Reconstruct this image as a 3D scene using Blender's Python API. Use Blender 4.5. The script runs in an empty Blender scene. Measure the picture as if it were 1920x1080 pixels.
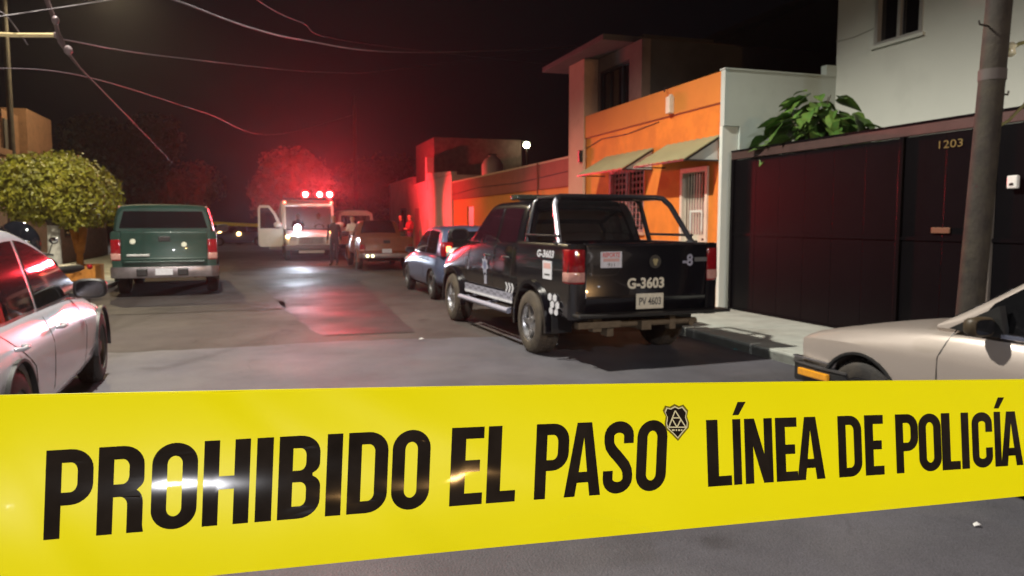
import bpy, bmesh, math, random
from mathutils import Vector, Matrix, noise
from math import radians as R, sin, cos, pi, atan2, sqrt
random.seed(7)
SC = bpy.context.scene
COL = SC.collection

# ------------------------------------------------------------------ camera
CAMH = 1.5
FPX = 1400.0
PITCH = math.atan(122 / FPX)
cam = bpy.data.cameras.new('camera')
camo = bpy.data.objects.new('camera', cam)
COL.objects.link(camo)
cam.sensor_width = 36.0
cam.lens = 36.0 * FPX / 1920
cam.clip_start = 0.05
cam.clip_end = 600
camo.location = (0, 0, CAMH)
camo.rotation_euler = (pi / 2 - PITCH, 0, 0)
cam.dof.use_dof = True
cam.dof.focus_distance = 0.62
cam.dof.aperture_fstop = 17.0
SC.camera = camo

# ------------------------------------------------------------------ night sky
SC.view_settings.view_transform = 'Standard'
SC.view_settings.look = 'None'
SC.view_settings.exposure = 0
SC.view_settings.gamma = 1
SC.view_settings.use_curve_mapping = False
W = bpy.data.worlds.new('World')
SC.world = W
W.use_nodes = True
nt = W.node_tree
nt.nodes.clear()
sky = nt.nodes.new('ShaderNodeTexSky')
sky.sky_type = 'NISHITA'
sky.sun_disc = False
sky.sun_elevation = R(12)
sky.sun_rotation = R(150)
hsv = nt.nodes.new('ShaderNodeHueSaturation')
hsv.inputs['Saturation'].default_value = 0.35
mixn = nt.nodes.new('ShaderNodeMixRGB')
mixn.blend_type = 'MULTIPLY'
mixn.inputs[0].default_value = 1
mixn.inputs[2].default_value = (1.0, 0.83, 1.0, 1)
bg = nt.nodes.new('ShaderNodeBackground')
bg.inputs[1].default_value = 0.00035
wo = nt.nodes.new('ShaderNodeOutputWorld')
nt.links.new(sky.outputs[0], hsv.inputs['Color'])
nt.links.new(hsv.outputs[0], mixn.inputs[1])
nt.links.new(mixn.outputs[0], bg.inputs[0])
nt.links.new(bg.outputs[0], wo.inputs[0])

sun = bpy.data.lights.new('moon', 'SUN')
sun.energy = 0.004
sun.angle = R(0.5)
sun.color = (0.8, 0.88, 1.0)
so = bpy.data.objects.new('moon', sun)
COL.objects.link(so)
so.rotation_euler = (R(78), 0, R(30))

# strengths of the lamps that stand in the place (built further down)
P_OVER = 6500      # lamp over the road, left
P_BACK = 4500      # lamp behind the camera
P_MID = 2500       # lamp over the left pavement, middle distance
P_SODIUM = 1800    # orange lamp behind the camera, right
P_BEACON = 3200    # red beacons
P_BEAM = 9000     # rotating beacon at the moment its beam sweeps the houses
P_BACKBEAM = 17000 # beacon sweeping the tree behind
HAZE = 0.00075

SC.cycles.use_denoising = True
SC.cycles.max_bounces = 6
SC.cycles.diffuse_bounces = 3
SC.cycles.glossy_bounces = 4
SC.cycles.volume_bounces = 0
SC.cycles.transparent_max_bounces = 8
SC.cycles.sample_clamp_indirect = 4.0

# ------------------------------------------------------------------ frames
TH = math.atan((960 - 500) / FPX)          # street runs to the vanishing point at x=500
CT, ST = cos(TH), sin(TH)
YAW0 = pi / 2 + TH


def F(s, t, z=0.0):
    """street frame (s along the street, t to the right) to world"""
    return Vector((t * CT - s * ST, t * ST + s * CT, z))


def unproj(x, y, depth):
    """photo pixel (1920 wide) at a forward distance, to world"""
    cx = (x - 960) / FPX * depth
    cy = -(y - 540) / FPX * depth
    d = Vector((0, cos(PITCH), -sin(PITCH)))
    u = Vector((0, sin(PITCH), cos(PITCH)))
    return Vector((0, 0, CAMH)) + d * depth + Vector((1, 0, 0)) * cx + u * cy


def hgt(y, depth):
    return CAMH - (y - 418) / FPX * depth


# ------------------------------------------------------------------ materials
MATS = {}


def mat(name, col, rough=0.6, metal=0.0, var=0.15, vscale=6.0, bump=0.0, bscale=60.0, coat=0.0,
        emit=None, estr=0.0, rvar=0.0, spec=0.5, dirt=None, dscale=1.5, trans=0.0):
    if name in MATS:
        return MATS[name]
    m = bpy.data.materials.new(name)
    m.use_nodes = True
    n = m.node_tree.nodes
    l = m.node_tree.links
    b = n['Principled BSDF']
    b.inputs['Roughness'].default_value = rough
    b.inputs['Metallic'].default_value = metal
    b.inputs['Specular IOR Level'].default_value = spec
    b.inputs['Coat Weight'].default_value = coat
    b.inputs['Coat Roughness'].default_value = 0.04
    if trans:
        b.inputs['Transmission Weight'].default_value = trans
    tc = n.new('ShaderNodeTexCoord')
    nz = n.new('ShaderNodeTexNoise')
    nz.inputs['Scale'].default_value = vscale
    nz.inputs['Detail'].default_value = 6
    nz.inputs['Roughness'].default_value = 0.65
    l.new(tc.outputs['Object'], nz.inputs['Vector'])
    rmp = n.new('ShaderNodeValToRGB')
    rmp.color_ramp.elements[0].position = 0.3
    rmp.color_ramp.elements[1].position = 0.7
    a = [max(0, c * (1 - var)) for c in col]
    z = [min(1, c * (1 + var)) for c in col]
    rmp.color_ramp.elements[0].color = (*a, 1)
    rmp.color_ramp.elements[1].color = (*z, 1)
    l.new(nz.outputs['Fac'], rmp.inputs['Fac'])
    out = rmp.outputs['Color']
    if dirt:
        n2 = n.new('ShaderNodeTexNoise')
        n2.inputs['Scale'].default_value = dscale
        n2.inputs['Detail'].default_value = 8
        n2.inputs['Roughness'].default_value = 0.7
        l.new(tc.outputs['Object'], n2.inputs['Vector'])
        r2 = n.new('ShaderNodeValToRGB')
        r2.color_ramp.elements[0].position = 0.46
        r2.color_ramp.elements[1].position = 0.68
        r2.color_ramp.elements[0].color = (0, 0, 0, 1)
        r2.color_ramp.elements[1].color = (0.75, 0.75, 0.75, 1)
        l.new(n2.outputs['Fac'], r2.inputs['Fac'])
        mx = n.new('ShaderNodeMixRGB')
        l.new(r2.outputs['Color'], mx.inputs[0])
        l.new(out, mx.inputs[1])
        mx.inputs[2].default_value = (*dirt, 1)
        out = mx.outputs[0]
    l.new(out, b.inputs['Base Color'])
    if rvar:
        mr = n.new('ShaderNodeMapRange')
        mr.inputs['To Min'].default_value = max(0, rough - rvar)
        mr.inputs['To Max'].default_value = min(1, rough + rvar)
        n3 = n.new('ShaderNodeTexNoise')
        n3.inputs['Scale'].default_value = vscale * 0.6
        n3.inputs['Detail'].default_value = 5
        l.new(tc.outputs['Object'], n3.inputs['Vector'])
        mr.inputs['From Min'].default_value = 0.3
        mr.inputs['From Max'].default_value = 0.7
        l.new(n3.outputs['Fac'], mr.inputs['Value'])
        l.new(mr.outputs[0], b.inputs['Roughness'])
    if bump:
        n4 = n.new('ShaderNodeTexNoise')
        n4.inputs['Scale'].default_value = bscale
        n4.inputs['Detail'].default_value = 4
        l.new(tc.outputs['Object'], n4.inputs['Vector'])
        bp = n.new('ShaderNodeBump')
        bp.inputs['Strength'].default_value = bump
        bp.inputs['Distance'].default_value = 0.01
        l.new(n4.outputs['Fac'], bp.inputs['Height'])
        l.new(bp.outputs[0], b.inputs['Normal'])
    if emit:
        b.inputs['Emission Color'].default_value = (*emit, 1)
        b.inputs['Emission Strength'].default_value = estr
    MATS[name] = m
    return m


M_ASPH_NEAR = mat('asphalt_newer', (0.075, 0.073, 0.085), 0.68, var=0.28, vscale=1.3, bump=0.6, bscale=90, rvar=0.12, spec=.4,
                  dirt=(0.104, 0.101, 0.108), dscale=0.7)
M_ASPH_FAR = mat('asphalt_older', (0.066, 0.056, 0.053), 0.70, var=0.3, vscale=0.8, bump=0.6, bscale=70, rvar=0.12, spec=.12,
                 dirt=(0.098, 0.086, 0.079), dscale=0.45)
M_PATCH = mat('asphalt_patch', (0.046, 0.040, 0.041), 0.60, var=0.25, vscale=1.5, bump=0.4, bscale=80, rvar=0.12, spec=.16)
M_GROUND = mat('ground_earth', (0.06, 0.05, 0.04), 0.95, var=0.3, vscale=0.5)


def asphalt_detail(m, crack_scale, dark):
    """fine grit, thin wandering cracks and oil drips on an asphalt sheet"""
    n, l = m.node_tree.nodes, m.node_tree.links
    b = n['Principled BSDF']
    src = b.inputs['Base Color'].links[0].from_socket
    tc = n.new('ShaderNodeTexCoord')
    wob = n.new('ShaderNodeTexNoise'); wob.inputs['Scale'].default_value = 1.1; wob.inputs['Detail'].default_value = 6
    l.new(tc.outputs['Object'], wob.inputs['Vector'])
    add = n.new('ShaderNodeVectorMath'); add.operation = 'MULTIPLY_ADD'
    l.new(wob.outputs['Color'], add.inputs[0]); add.inputs[1].default_value = (1.3, 1.3, 0); l.new(tc.outputs['Object'], add.inputs[2])
    vo = n.new('ShaderNodeTexVoronoi'); vo.feature = 'DISTANCE_TO_EDGE'; vo.inputs['Scale'].default_value = crack_scale
    l.new(add.outputs[0], vo.inputs['Vector'])
    cr = n.new('ShaderNodeMapRange'); cr.inputs['From Min'].default_value = 0.002; cr.inputs['From Max'].default_value = 0.005
    cr.inputs['To Min'].default_value = .6; cr.inputs['To Max'].default_value = 0
    l.new(vo.outputs['Distance'], cr.inputs['Value'])
    ms = n.new('ShaderNodeTexNoise'); ms.inputs['Scale'].default_value = .35; ms.inputs['Detail'].default_value = 2
    l.new(tc.outputs['Object'], ms.inputs['Vector'])
    mk = n.new('ShaderNodeMapRange'); mk.inputs['From Min'].default_value = .47; mk.inputs['From Max'].default_value = .58
    l.new(ms.outputs['Fac'], mk.inputs['Value'])
    mu = n.new('ShaderNodeMath'); mu.operation = 'MULTIPLY'
    l.new(cr.outputs[0], mu.inputs[0]); l.new(mk.outputs[0], mu.inputs[1])
    oil = n.new('ShaderNodeTexNoise'); oil.inputs['Scale'].default_value = 1.9; oil.inputs['Detail'].default_value = 3
    l.new(tc.outputs['Object'], oil.inputs['Vector'])
    om = n.new('ShaderNodeMapRange'); om.inputs['From Min'].default_value = .66; om.inputs['From Max'].default_value = .74; om.inputs['To Max'].default_value = .55
    l.new(oil.outputs['Fac'], om.inputs['Value'])
    mx = n.new('ShaderNodeMath'); mx.operation = 'MAXIMUM'
    l.new(mu.outputs[0], mx.inputs[0]); l.new(om.outputs[0], mx.inputs[1])
    c1 = n.new('ShaderNodeMixRGB'); l.new(mx.outputs[0], c1.inputs[0]); l.new(src, c1.inputs[1]); c1.inputs[2].default_value = (*dark, 1)
    gr = n.new('ShaderNodeTexNoise'); gr.inputs['Scale'].default_value = 160; gr.inputs['Detail'].default_value = 2
    l.new(tc.outputs['Object'], gr.inputs['Vector'])
    gm = n.new('ShaderNodeMapRange'); gm.inputs['From Min'].default_value = .3; gm.inputs['From Max'].default_value = .7
    gm.inputs['To Min'].default_value = .72; gm.inputs['To Max'].default_value = 1.3
    l.new(gr.outputs['Fac'], gm.inputs['Value'])
    c2 = n.new('ShaderNodeVectorMath'); c2.operation = 'SCALE'
    l.new(c1.outputs[0], c2.inputs[0]); l.new(gm.outputs[0], c2.inputs['Scale'])
    l.new(c2.outputs[0], b.inputs['Base Color'])


asphalt_detail(M_ASPH_NEAR, .27, (.028, .026, .028))
asphalt_detail(M_ASPH_FAR, .5, (.022, .018, .017))
M_CONC = mat('concrete', (0.40, 0.42, 0.38), 0.85, var=0.18, vscale=2.5, bump=0.3, bscale=50, dirt=(0.24, 0.23, 0.2), dscale=1.1)
M_TAPE = None
M_INK = mat('black_ink', (0.016, 0.012, 0.009), 0.10, var=0.3, vscale=30, spec=.14)
M_RUBBER = mat('tyre_rubber', (0.022, 0.020, 0.019), 0.75, var=0.3, vscale=12, bump=0.3, bscale=80, dirt=(0.07, 0.055, 0.04), dscale=5)
M_RUBBER_DUSTY = mat('dusty_tyre', (0.060, 0.048, 0.036), 0.85, var=0.3, vscale=14, bump=0.5, bscale=60, dirt=(0.11, 0.085, 0.055), dscale=5)
M_RIM = mat('alloy_rim', (0.55, 0.55, 0.57), 0.32, 0.9, var=0.1, dirt=(0.12, 0.10, 0.08), dscale=9)
M_RIM_DARK = mat('steel_rim', (0.12, 0.12, 0.12), 0.5, 0.6, var=0.2)
M_GLASS = mat('dark_car_glass', (0.008, 0.008, 0.009), 0.035, var=0.2, coat=0.0, spec=0.6)
M_GLASS_RED = mat('red_reflection_glass', (0.020, 0.006, 0.010), 0.06, var=0.2, spec=0.6)  # reddish base colour stands in for red reflections in the cab windows
M_PLASTIC = mat('black_plastic', (0.018, 0.018, 0.018), 0.45, var=0.2, vscale=20)
M_CHROME = mat('chrome', (0.62, 0.62, 0.63), 0.16, 1.0, var=0.08, rvar=0.06)
M_UNDER = mat('underbody', (0.03, 0.026, 0.022), 0.9, var=0.3)
M_MUD = mat('dusty_steel', (0.13, 0.098, 0.06), 0.8, var=0.3, vscale=9, bump=0.4, bscale=30)
M_POLICE = mat('black_police_paint', (0.0045, 0.0048, 0.0075), 0.22, var=0.25, vscale=3, coat=0.7, dirt=(0.011, 0.011, 0.012), dscale=2.5)
M_TAIL = mat('red_tail_lens', (0.24, 0.006, 0.010), 0.12, var=0.25, vscale=25, coat=0.5)
M_TAIL_CLEAR = mat('pale_tail_lens', (0.50, 0.26, 0.22), 0.12, var=0.2, vscale=25, coat=0.5)
M_REFLECT = mat('reflective_white', (0.62, 0.62, 0.66), 0.5, var=0.12, vscale=20)
M_DECAL_GREY = mat('grey_decal', (0.30, 0.30, 0.37), 0.5, var=0.12, vscale=20)
M_PLATE = mat('plate_cream', (0.70, 0.66, 0.52), 0.45, var=0.1, vscale=20)
M_PRINT_RED = mat('red_print', (0.60, 0.10, 0.08), 0.5, var=0.15, vscale=30)
M_PRINT_DARK = mat('dark_print', (0.06, 0.06, 0.06), 0.5, var=0.15)
M_SILVER = mat('silver_paint', (0.60, 0.59, 0.66), 0.27, 0.25, var=0.06, vscale=200, coat=0.6)
M_BEIGE = mat('champagne_paint', (0.45, 0.39, 0.35), 0.32, 0.25, var=0.05, vscale=150, coat=0.35, dirt=(0.41, 0.355, 0.32), dscale=2)
M_GREEN = mat('green_paint', (0.010, 0.042, 0.031), 0.36, 0.1, var=0.14, vscale=4, coat=0.4, dirt=(0.018, 0.042, 0.034), dscale=2)
M_BLUE = mat('slate_blue_paint', (0.10, 0.13, 0.225), 0.3, 0.3, var=0.08, vscale=5, coat=0.6)
M_BROWN = mat('rusty_brown_paint', (0.19, 0.058, 0.024), 0.42, 0.05, var=0.2, vscale=3, coat=0.3)
M_AMBUL = mat('ambulance_white', (0.62, 0.60, 0.58), 0.35, var=0.06, vscale=6, coat=0.4)
M_AMBER = mat('amber_lens', (0.85, 0.36, 0.02), 0.15, var=0.15, vscale=30, coat=0.4)
M_ORANGE = mat('orange_wall_paint', (0.70, 0.205, 0.022), 0.85, var=0.17, vscale=2.2, bump=0.25, bscale=45, dirt=(0.48, 0.125, 0.018), dscale=0.9)
M_ORANGE_DK = mat('ochre_and_dim_orange_paint', (0.60, 0.20, 0.03), 0.85, var=0.14, vscale=1.6, bump=0.25, bscale=45, dirt=(0.42, 0.13, 0.025), dscale=0.8)
M_BRICKRED = mat('maroon_wall_band', (0.26, 0.060, 0.035), 0.85, var=0.18, vscale=2, bump=0.25, bscale=45)
M_PEACH = mat('peach_plaster', (0.55, 0.33, 0.22), 0.85, var=0.14, vscale=2.4, bump=0.25, bscale=45, dirt=(0.38, 0.22, 0.14), dscale=1.2)
M_WHITEWALL = mat('white_plaster', (0.64, 0.66, 0.60), 0.88, var=0.08, vscale=1.2, bump=0.25, bscale=40, dirt=(0.53, 0.55, 0.50), dscale=0.6)
M_GREYWALL = mat('grey_green_plaster', (0.46, 0.52, 0.48), 0.9, var=0.12, vscale=1.6, bump=0.25, bscale=40, dirt=(0.36, 0.40, 0.38), dscale=0.8)
M_PINKWALL = mat('pale_pink_plaster', (0.66, 0.46, 0.42), 0.88, var=0.1, vscale=1.5, bump=0.2, bscale=40, dirt=(0.52, 0.33, 0.30), dscale=0.8)
M_DARKBRICK = mat('bare_brick_dark', (0.15, 0.10, 0.085), 0.9, var=0.3, vscale=5, bump=0.4, bscale=25)
M_DARKPLASTER = mat('unpainted_plaster', (0.055, 0.050, 0.045), 0.9, var=0.25, vscale=1.5, bump=0.3, bscale=30)
M_BLACKWALL = mat('unlit_plaster', (0.012, 0.011, 0.011), 0.9, var=0.3, vscale=1.5)  # near-black colour stands for a wall that gets no light
M_ROOFSLAB = mat('concrete_slab', (0.23, 0.17, 0.145), 0.88, var=0.2, vscale=2.5, bump=0.3, bscale=30)
M_GATE = mat('black_gate_paint', (0.0045, 0.004, 0.005), 0.32, var=0.10, vscale=2.5, spec=0.09)
M_AWNING = mat('olive_fibreglass', (0.30, 0.28, 0.15), 0.7, var=0.15, vscale=4, bump=0.2, bscale=30, dirt=(0.2, 0.18, 0.1), dscale=2)
M_WOODPOLE = mat('weathered_pole', (0.028, 0.022, 0.017), 0.8, var=0.45, vscale=5, bump=0.6, bscale=30, dirt=(0.055, 0.046, 0.028), dscale=3)
M_CREAM = mat('cream_door_paint', (0.62, 0.55, 0.44), 0.6, var=0.1, vscale=6)
M_GRILLE = mat('mauve_grille_paint', (0.33, 0.17, 0.16), 0.6, var=0.15, vscale=6)
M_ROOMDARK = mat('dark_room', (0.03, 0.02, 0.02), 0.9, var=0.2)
M_FRAMEALU = mat('aluminium_frame', (0.5, 0.5, 0.48), 0.45, 0.5, var=0.08)
M_CABLE = mat('cable_rubber', (0.07, 0.055, 0.065), 0.6, var=0.15)
M_CABLE_LIGHT = mat('grey_cable', (0.13, 0.115, 0.13), 0.6, var=0.15)
M_LEAF_F = mat('ficus_leaf', (0.20, 0.195, 0.015), 0.5, var=0.45, vscale=2.2, dirt=(0.36, 0.30, 0.02), dscale=2.5)
M_LEAF_BIG = mat('broad_leaf', (0.065, 0.15, 0.03), 0.42, var=0.4, vscale=2.5, dirt=(0.15, 0.19, 0.035), dscale=1.8)
M_LEAF_DK = mat('dark_tree_leaf', (0.060, 0.062, 0.022), 0.6, var=0.4, vscale=0.9)
M_LEAF_PALE = mat('grey_green_leaf', (0.11, 0.105, 0.055), 0.6, var=0.4, vscale=0.9)
M_BARK = mat('bark', (0.07, 0.055, 0.04), 0.9, var=0.3, vscale=5, bump=0.5, bscale=25)
M_LIME = mat('lime_wash', (0.50, 0.48, 0.40), 0.9, var=0.2, vscale=6, bump=0.5, bscale=25, dirt=(0.2, 0.17, 0.13), dscale=4)
M_ORTRUNK = mat('orange_trunk_paint', (0.52, 0.20, 0.03), 0.8, var=0.25, vscale=6, bump=0.5, bscale=25)
M_SKIN = mat('skin', (0.42, 0.24, 0.16), 0.5, var=0.08)
M_HAIR = mat('black_hair', (0.012, 0.010, 0.009), 0.6, var=0.2)
M_CLOTH_DK = mat('dark_uniform', (0.020, 0.018, 0.026), 0.85, var=0.25, vscale=8)
M_CLOTH_WH = mat('white_shirt', (0.62, 0.62, 0.64), 0.85, var=0.1, vscale=8)
M_CLOTH_RED = mat('crimson_shirt', (0.16, 0.012, 0.018), 0.85, var=0.15, vscale=8)
M_JEANS = mat('dark_jeans', (0.035, 0.04, 0.07), 0.85, var=0.2, vscale=8)
M_BEACON = mat('lit_red_beacon', (0.5, 0.02, 0.02), 0.3, emit=(1.0, 0.42, 0.33), estr=40)
M_BEACONRED = mat('glowing_red_dome', (0.5, 0.02, 0.02), 0.3, emit=(1.0, 0.02, 0.03), estr=5)
M_HEADLIT = mat('lit_white_lamp', (0.8, 0.8, 0.8), 0.3, emit=(0.75, 0.86, 1.0), estr=60)
M_AMBERLIT = mat('lit_amber_lamp', (0.8, 0.4, 0.1), 0.3, emit=(1.0, 0.55, 0.18), estr=14)
M_REDLIT = mat('lit_red_lamp', (0.6, 0.02, 0.02), 0.3, emit=(1.0, 0.10, 0.06), estr=14)
M_LAMPLIT = mat('lit_street_lamp', (0.9, 0.9, 0.8), 0.3, emit=(0.95, 1.0, 0.62), estr=25)
M_LAMPWARM = mat('lit_warm_lamp', (0.9, 0.9, 0.8), 0.3, emit=(1.0, 0.8, 0.5), estr=20)
M_PAPER = mat('white_paper', (0.7, 0.7, 0.68), 0.8, var=0.1)


# ------------------------------------------------------------------ things
def thing(name, label, cat, s=0, t=0, z=0, yaw=0.0, group=None, world=None):
    o = bpy.data.objects.new(name, None)
    o.empty_display_size = 0.2
    COL.objects.link(o)
    o.location = world if world is not None else F(s, t, z)
    o.rotation_euler = (0, 0, (YAW0 + yaw) if world is None else yaw)
    o['label'] = label
    o['category'] = cat
    if group:
        o['group'] = group
    return o


class MB:
    def __init__(self):
        self.v = []
        self.f = []
        self.mi = []
        self.cur = 0

    def add(self, vs, fs, M=None):
        o = len(self.v)
        if M is not None:
            vs = [M @ Vector(p) for p in vs]
        self.v += [tuple(p) for p in vs]
        self.f += [tuple(o + i for i in f) for f in fs]
        self.mi += [self.cur] * len(fs)
        return self

    def box(self, c, d, M=None, rz=0, rx=0, ry=0):
        x, y, z = d[0] / 2, d[1] / 2, d[2] / 2
        vs = [(-x, -y, -z), (x, -y, -z), (x, y, -z), (-x, y, -z), (-x, -y, z), (x, -y, z), (x, y, z), (-x, y, z)]
        T = Matrix.Translation(Vector(c))
        if rz or rx or ry:
            T = T @ Matrix.Rotation(rz, 4, 'Z') @ Matrix.Rotation(ry, 4, 'Y') @ Matrix.Rotation(rx, 4, 'X')
        if M is not None:
            T = M @ T
        return self.add(vs, [(0, 3, 2, 1), (4, 5, 6, 7), (0, 1, 5, 4), (1, 2, 6, 5), (2, 3, 7, 6), (3, 0, 4, 7)], T)

    def b2(self, a, b, M=None):
        return self.box([(a[i] + b[i]) / 2 for i in range(3)], [abs(b[i] - a[i]) for i in range(3)], M)

    def bar(self, p, q, w, h=None, up=(0, 0, 1)):
        p, q = Vector(p), Vector(q)
        d = q - p
        L = d.length
        d.normalize()
        u = Vector(up)
        if abs(d.dot(u)) > 0.95:
            u = Vector((1, 0, 0))
        sd = d.cross(u).normalized()
        u = sd.cross(d).normalized()
        M = Matrix((d, sd, u)).transposed().to_4x4()
        M.translation = (p + q) / 2
        return self.box((0, 0, 0), (L, w, h or w), M)

    def tube(self, pts, r, n=8, cap=True):
        pts = [Vector(p) for p in pts]
        rs = r if isinstance(r, (list, tuple)) else [r] * len(pts)
        vs, fs = [], []
        prev = None
        for i, p in enumerate(pts):
            d = (pts[min(i + 1, len(pts) - 1)] - pts[max(i - 1, 0)]).normalized()
            if prev is None:
                u = Vector((0, 0, 1)) if abs(d.z) < 0.9 else Vector((1, 0, 0))
                a = d.cross(u).normalized()
            else:
                a = (prev - d * prev.dot(d)).normalized()
            prev = a
            b = d.cross(a)
            for k in range(n):
                an = 2 * pi * k / n
                vs.append(p + (a * cos(an) + b * sin(an)) * rs[i])
        for i in range(len(pts) - 1):
            for k in range(n):
                k2 = (k + 1) % n
                fs.append((i * n + k, i * n + k2, (i + 1) * n + k2, (i + 1) * n + k))
        if cap:
            fs.append(tuple(range(n - 1, -1, -1)))
            fs.append(tuple((len(pts) - 1) * n + k for k in range(n)))
        return self.add(vs, fs)

    def lathe(self, prof, n=24, M=None):
        """prof: (axis position, radius) around local Z"""
        vs, fs = [], []
        for (z, r) in prof:
            for k in range(n):
                a = 2 * pi * k / n
                vs.append((r * cos(a), r * sin(a), z))
        for i in range(len(prof) - 1):
            for k in range(n):
                k2 = (k + 1) % n
                fs.append((i * n + k, i * n + k2, (i + 1) * n + k2, (i + 1) * n + k))
        if prof[0][1] > 1e-6:
            fs.append(tuple(range(n - 1, -1, -1)))
        if prof[-1][1] > 1e-6:
            fs.append(tuple((len(prof) - 1) * n + k for k in range(n)))
        return self.add(vs, fs, M)

    def sphere(self, c, r, n=12, sc=(1, 1, 1)):
        prof = [(-r * cos(pi * i / (n // 2 + 1)), max(1e-4, r * sin(pi * i / (n // 2 + 1)))) for i in range(n // 2 + 2)]
        M = Matrix.Translation(Vector(c)) @ Matrix.Diagonal((sc[0], sc[1], sc[2], 1))
        return self.lathe(prof, n, M)

    def extr(self, poly, a, b, axis='y', M=None):
        """polygon in the two other axes, extruded along axis from a to b"""
        n = len(poly)

        def mk(p, h):
            if axis == 'y':
                return (p[0], h, p[1])
            if axis == 'x':
                return (h, p[0], p[1])
            return (p[0], p[1], h)
        vs = [mk(p, a) for p in poly] + [mk(p, b) for p in poly]
        fs = [(i, (i + 1) % n, n + (i + 1) % n, n + i) for i in range(n)]
        fs += [tuple(range(n - 1, -1, -1)), tuple(range(n, 2 * n))]
        return self.add(vs, fs, M)

    def grid(self, fn, nu, nv, thick=None):
        vs = [fn(i / nu, j / nv) for j in range(nv + 1) for i in range(nu + 1)]
        fs = [(j * (nu + 1) + i, j * (nu + 1) + i + 1, (j + 1) * (nu + 1) + i + 1, (j + 1) * (nu + 1) + i)
              for j in range(nv) for i in range(nu)]
        return self.add(vs, fs)

    def ring(self, cx, cz, r0, r1, a0, a1, y0, y1, n=16):
        """an arch in the xz plane between y0 and y1 (wheel-arch lip)"""
        vs, fs = [], []
        for i in range(n + 1):
            a = a0 + (a1 - a0) * i / n
            for (r, y) in ((r0, y0), (r1, y0), (r1, y1), (r0, y1)):
                vs.append((cx + r * cos(a), y, cz + r * sin(a)))
        for i in range(n):
            for k in range(4):
                k2 = (k + 1) % 4
                fs.append((i * 4 + k, i * 4 + k2, (i + 1) * 4 + k2, (i + 1) * 4 + k))
        fs += [(3, 2, 1, 0), tuple(n * 4 + k for k in range(4))]
        return self.add(vs, fs)

    def mesh(self, name, mats, smooth=None, fix=True):
        me = bpy.data.meshes.new(name)
        me.from_pydata(self.v, [], self.f)
        for m in (mats if isinstance(mats, (list, tuple)) else [mats]):
            me.materials.append(m)
        if len(me.materials) > 1:
            me.polygons.foreach_set('material_index', self.mi)
        me.update()
        if fix:
            bm = bmesh.new()
            bm.from_mesh(me)
            bmesh.ops.recalc_face_normals(bm, faces=bm.faces)
            bm.to_mesh(me)
            bm.free()
        if smooth is not None:
            me.polygons.foreach_set('use_smooth', [True] * len(me.polygons))
            me.set_sharp_from_angle(angle=R(smooth))
        return me

    def build(self, name, mats, parent=None, smooth=None, bevel=0, solid=0, sub=0, cut=None, label=None, fix=True, bseg=2, crease=None):
        me = self.mesh(name, mats, smooth, fix)
        if crease:
            rows, m, val = crease
            ks = {k % m for k in rows} | {(m - k) % m for k in rows}
            at = me.attributes.new('crease_edge', 'FLOAT', 'EDGE')
            for e in me.edges:
                a, b = e.vertices
                if a % m == b % m and a % m in ks:
                    at.data[e.index].value = val
        return link(name, me, parent, bevel, solid, sub, cut, label, smooth, bseg)


def link(name, me, parent=None, bevel=0, solid=0, sub=0, cut=None, label=None, smooth=None, bseg=2):
    o = bpy.data.objects.new(name, me)
    COL.objects.link(o)
    if bevel or solid or sub or cut:
        tmp = []
        if sub:
            md = o.modifiers.new('sub', 'SUBSURF')
            md.levels = md.render_levels = sub
        if solid:
            md = o.modifiers.new('solid', 'SOLIDIFY')
            md.thickness = solid
            md.offset = 0
        for c in (cut or []):
            cm = c.mesh('cutter', me.materials[0])
            co = bpy.data.objects.new('cutter', cm)
            COL.objects.link(co)
            tmp.append(co)
            md = o.modifiers.new('cut', 'BOOLEAN')
            md.operation = 'DIFFERENCE'
            md.solver = 'EXACT'
            md.object = co
        if bevel:
            md = o.modifiers.new('bevel', 'BEVEL')
            md.width = bevel
            md.segments = bseg
            md.limit_method = 'ANGLE'
            md.angle_limit = R(35)
        dg = bpy.context.evaluated_depsgraph_get()
        new = bpy.data.meshes.new_from_object(o.evaluated_get(dg))
        o.modifiers.clear()
        o.data = new
        new.name = name
        for co in tmp:
            bpy.data.objects.remove(co)
        if smooth is not None:
            new.polygons.foreach_set('use_smooth', [True] * len(new.polygons))
            new.set_sharp_from_angle(angle=R(smooth))
    if parent is not None:
        o.parent = parent
    if label:
        o['label'] = label
    return o


def dup(o, parent=None):
    c = o.copy()
    COL.objects.link(c)
    if parent is not None:
        c.parent = parent
    for ch in list(o.children):
        dup(ch, c)
    return c


def tag(o, label, cat, group=None):
    o['label'] = label
    o['category'] = cat
    if group:
        o['group'] = group
    return o


def struct(mb, name, m, **k):
    o = mb.build(name, m, **k)
    o['kind'] = 'structure'
    return o


def spot(name, s, t, z, tgt, power, col, cone=150, blend=0.5, size=0.15, parent=None):
    l = bpy.data.lights.new(name, 'SPOT')
    l.energy = power
    l.color = col
    l.spot_size = R(cone)
    l.spot_blend = blend
    l.shadow_soft_size = size
    o = bpy.data.objects.new(name, l)
    COL.objects.link(o)
    p = F(s, t, z)
    o.location = p
    d = F(*tgt) - p
    o.rotation_euler = d.to_track_quat('-Z', 'Y').to_euler()
    return o


def point(name, p, power, col, size=0.1):
    l = bpy.data.lights.new(name, 'POINT')
    l.energy = power
    l.color = col
    l.shadow_soft_size = size
    o = bpy.data.objects.new(name, l)
    COL.objects.link(o)
    o.location = p
    return o


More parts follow.
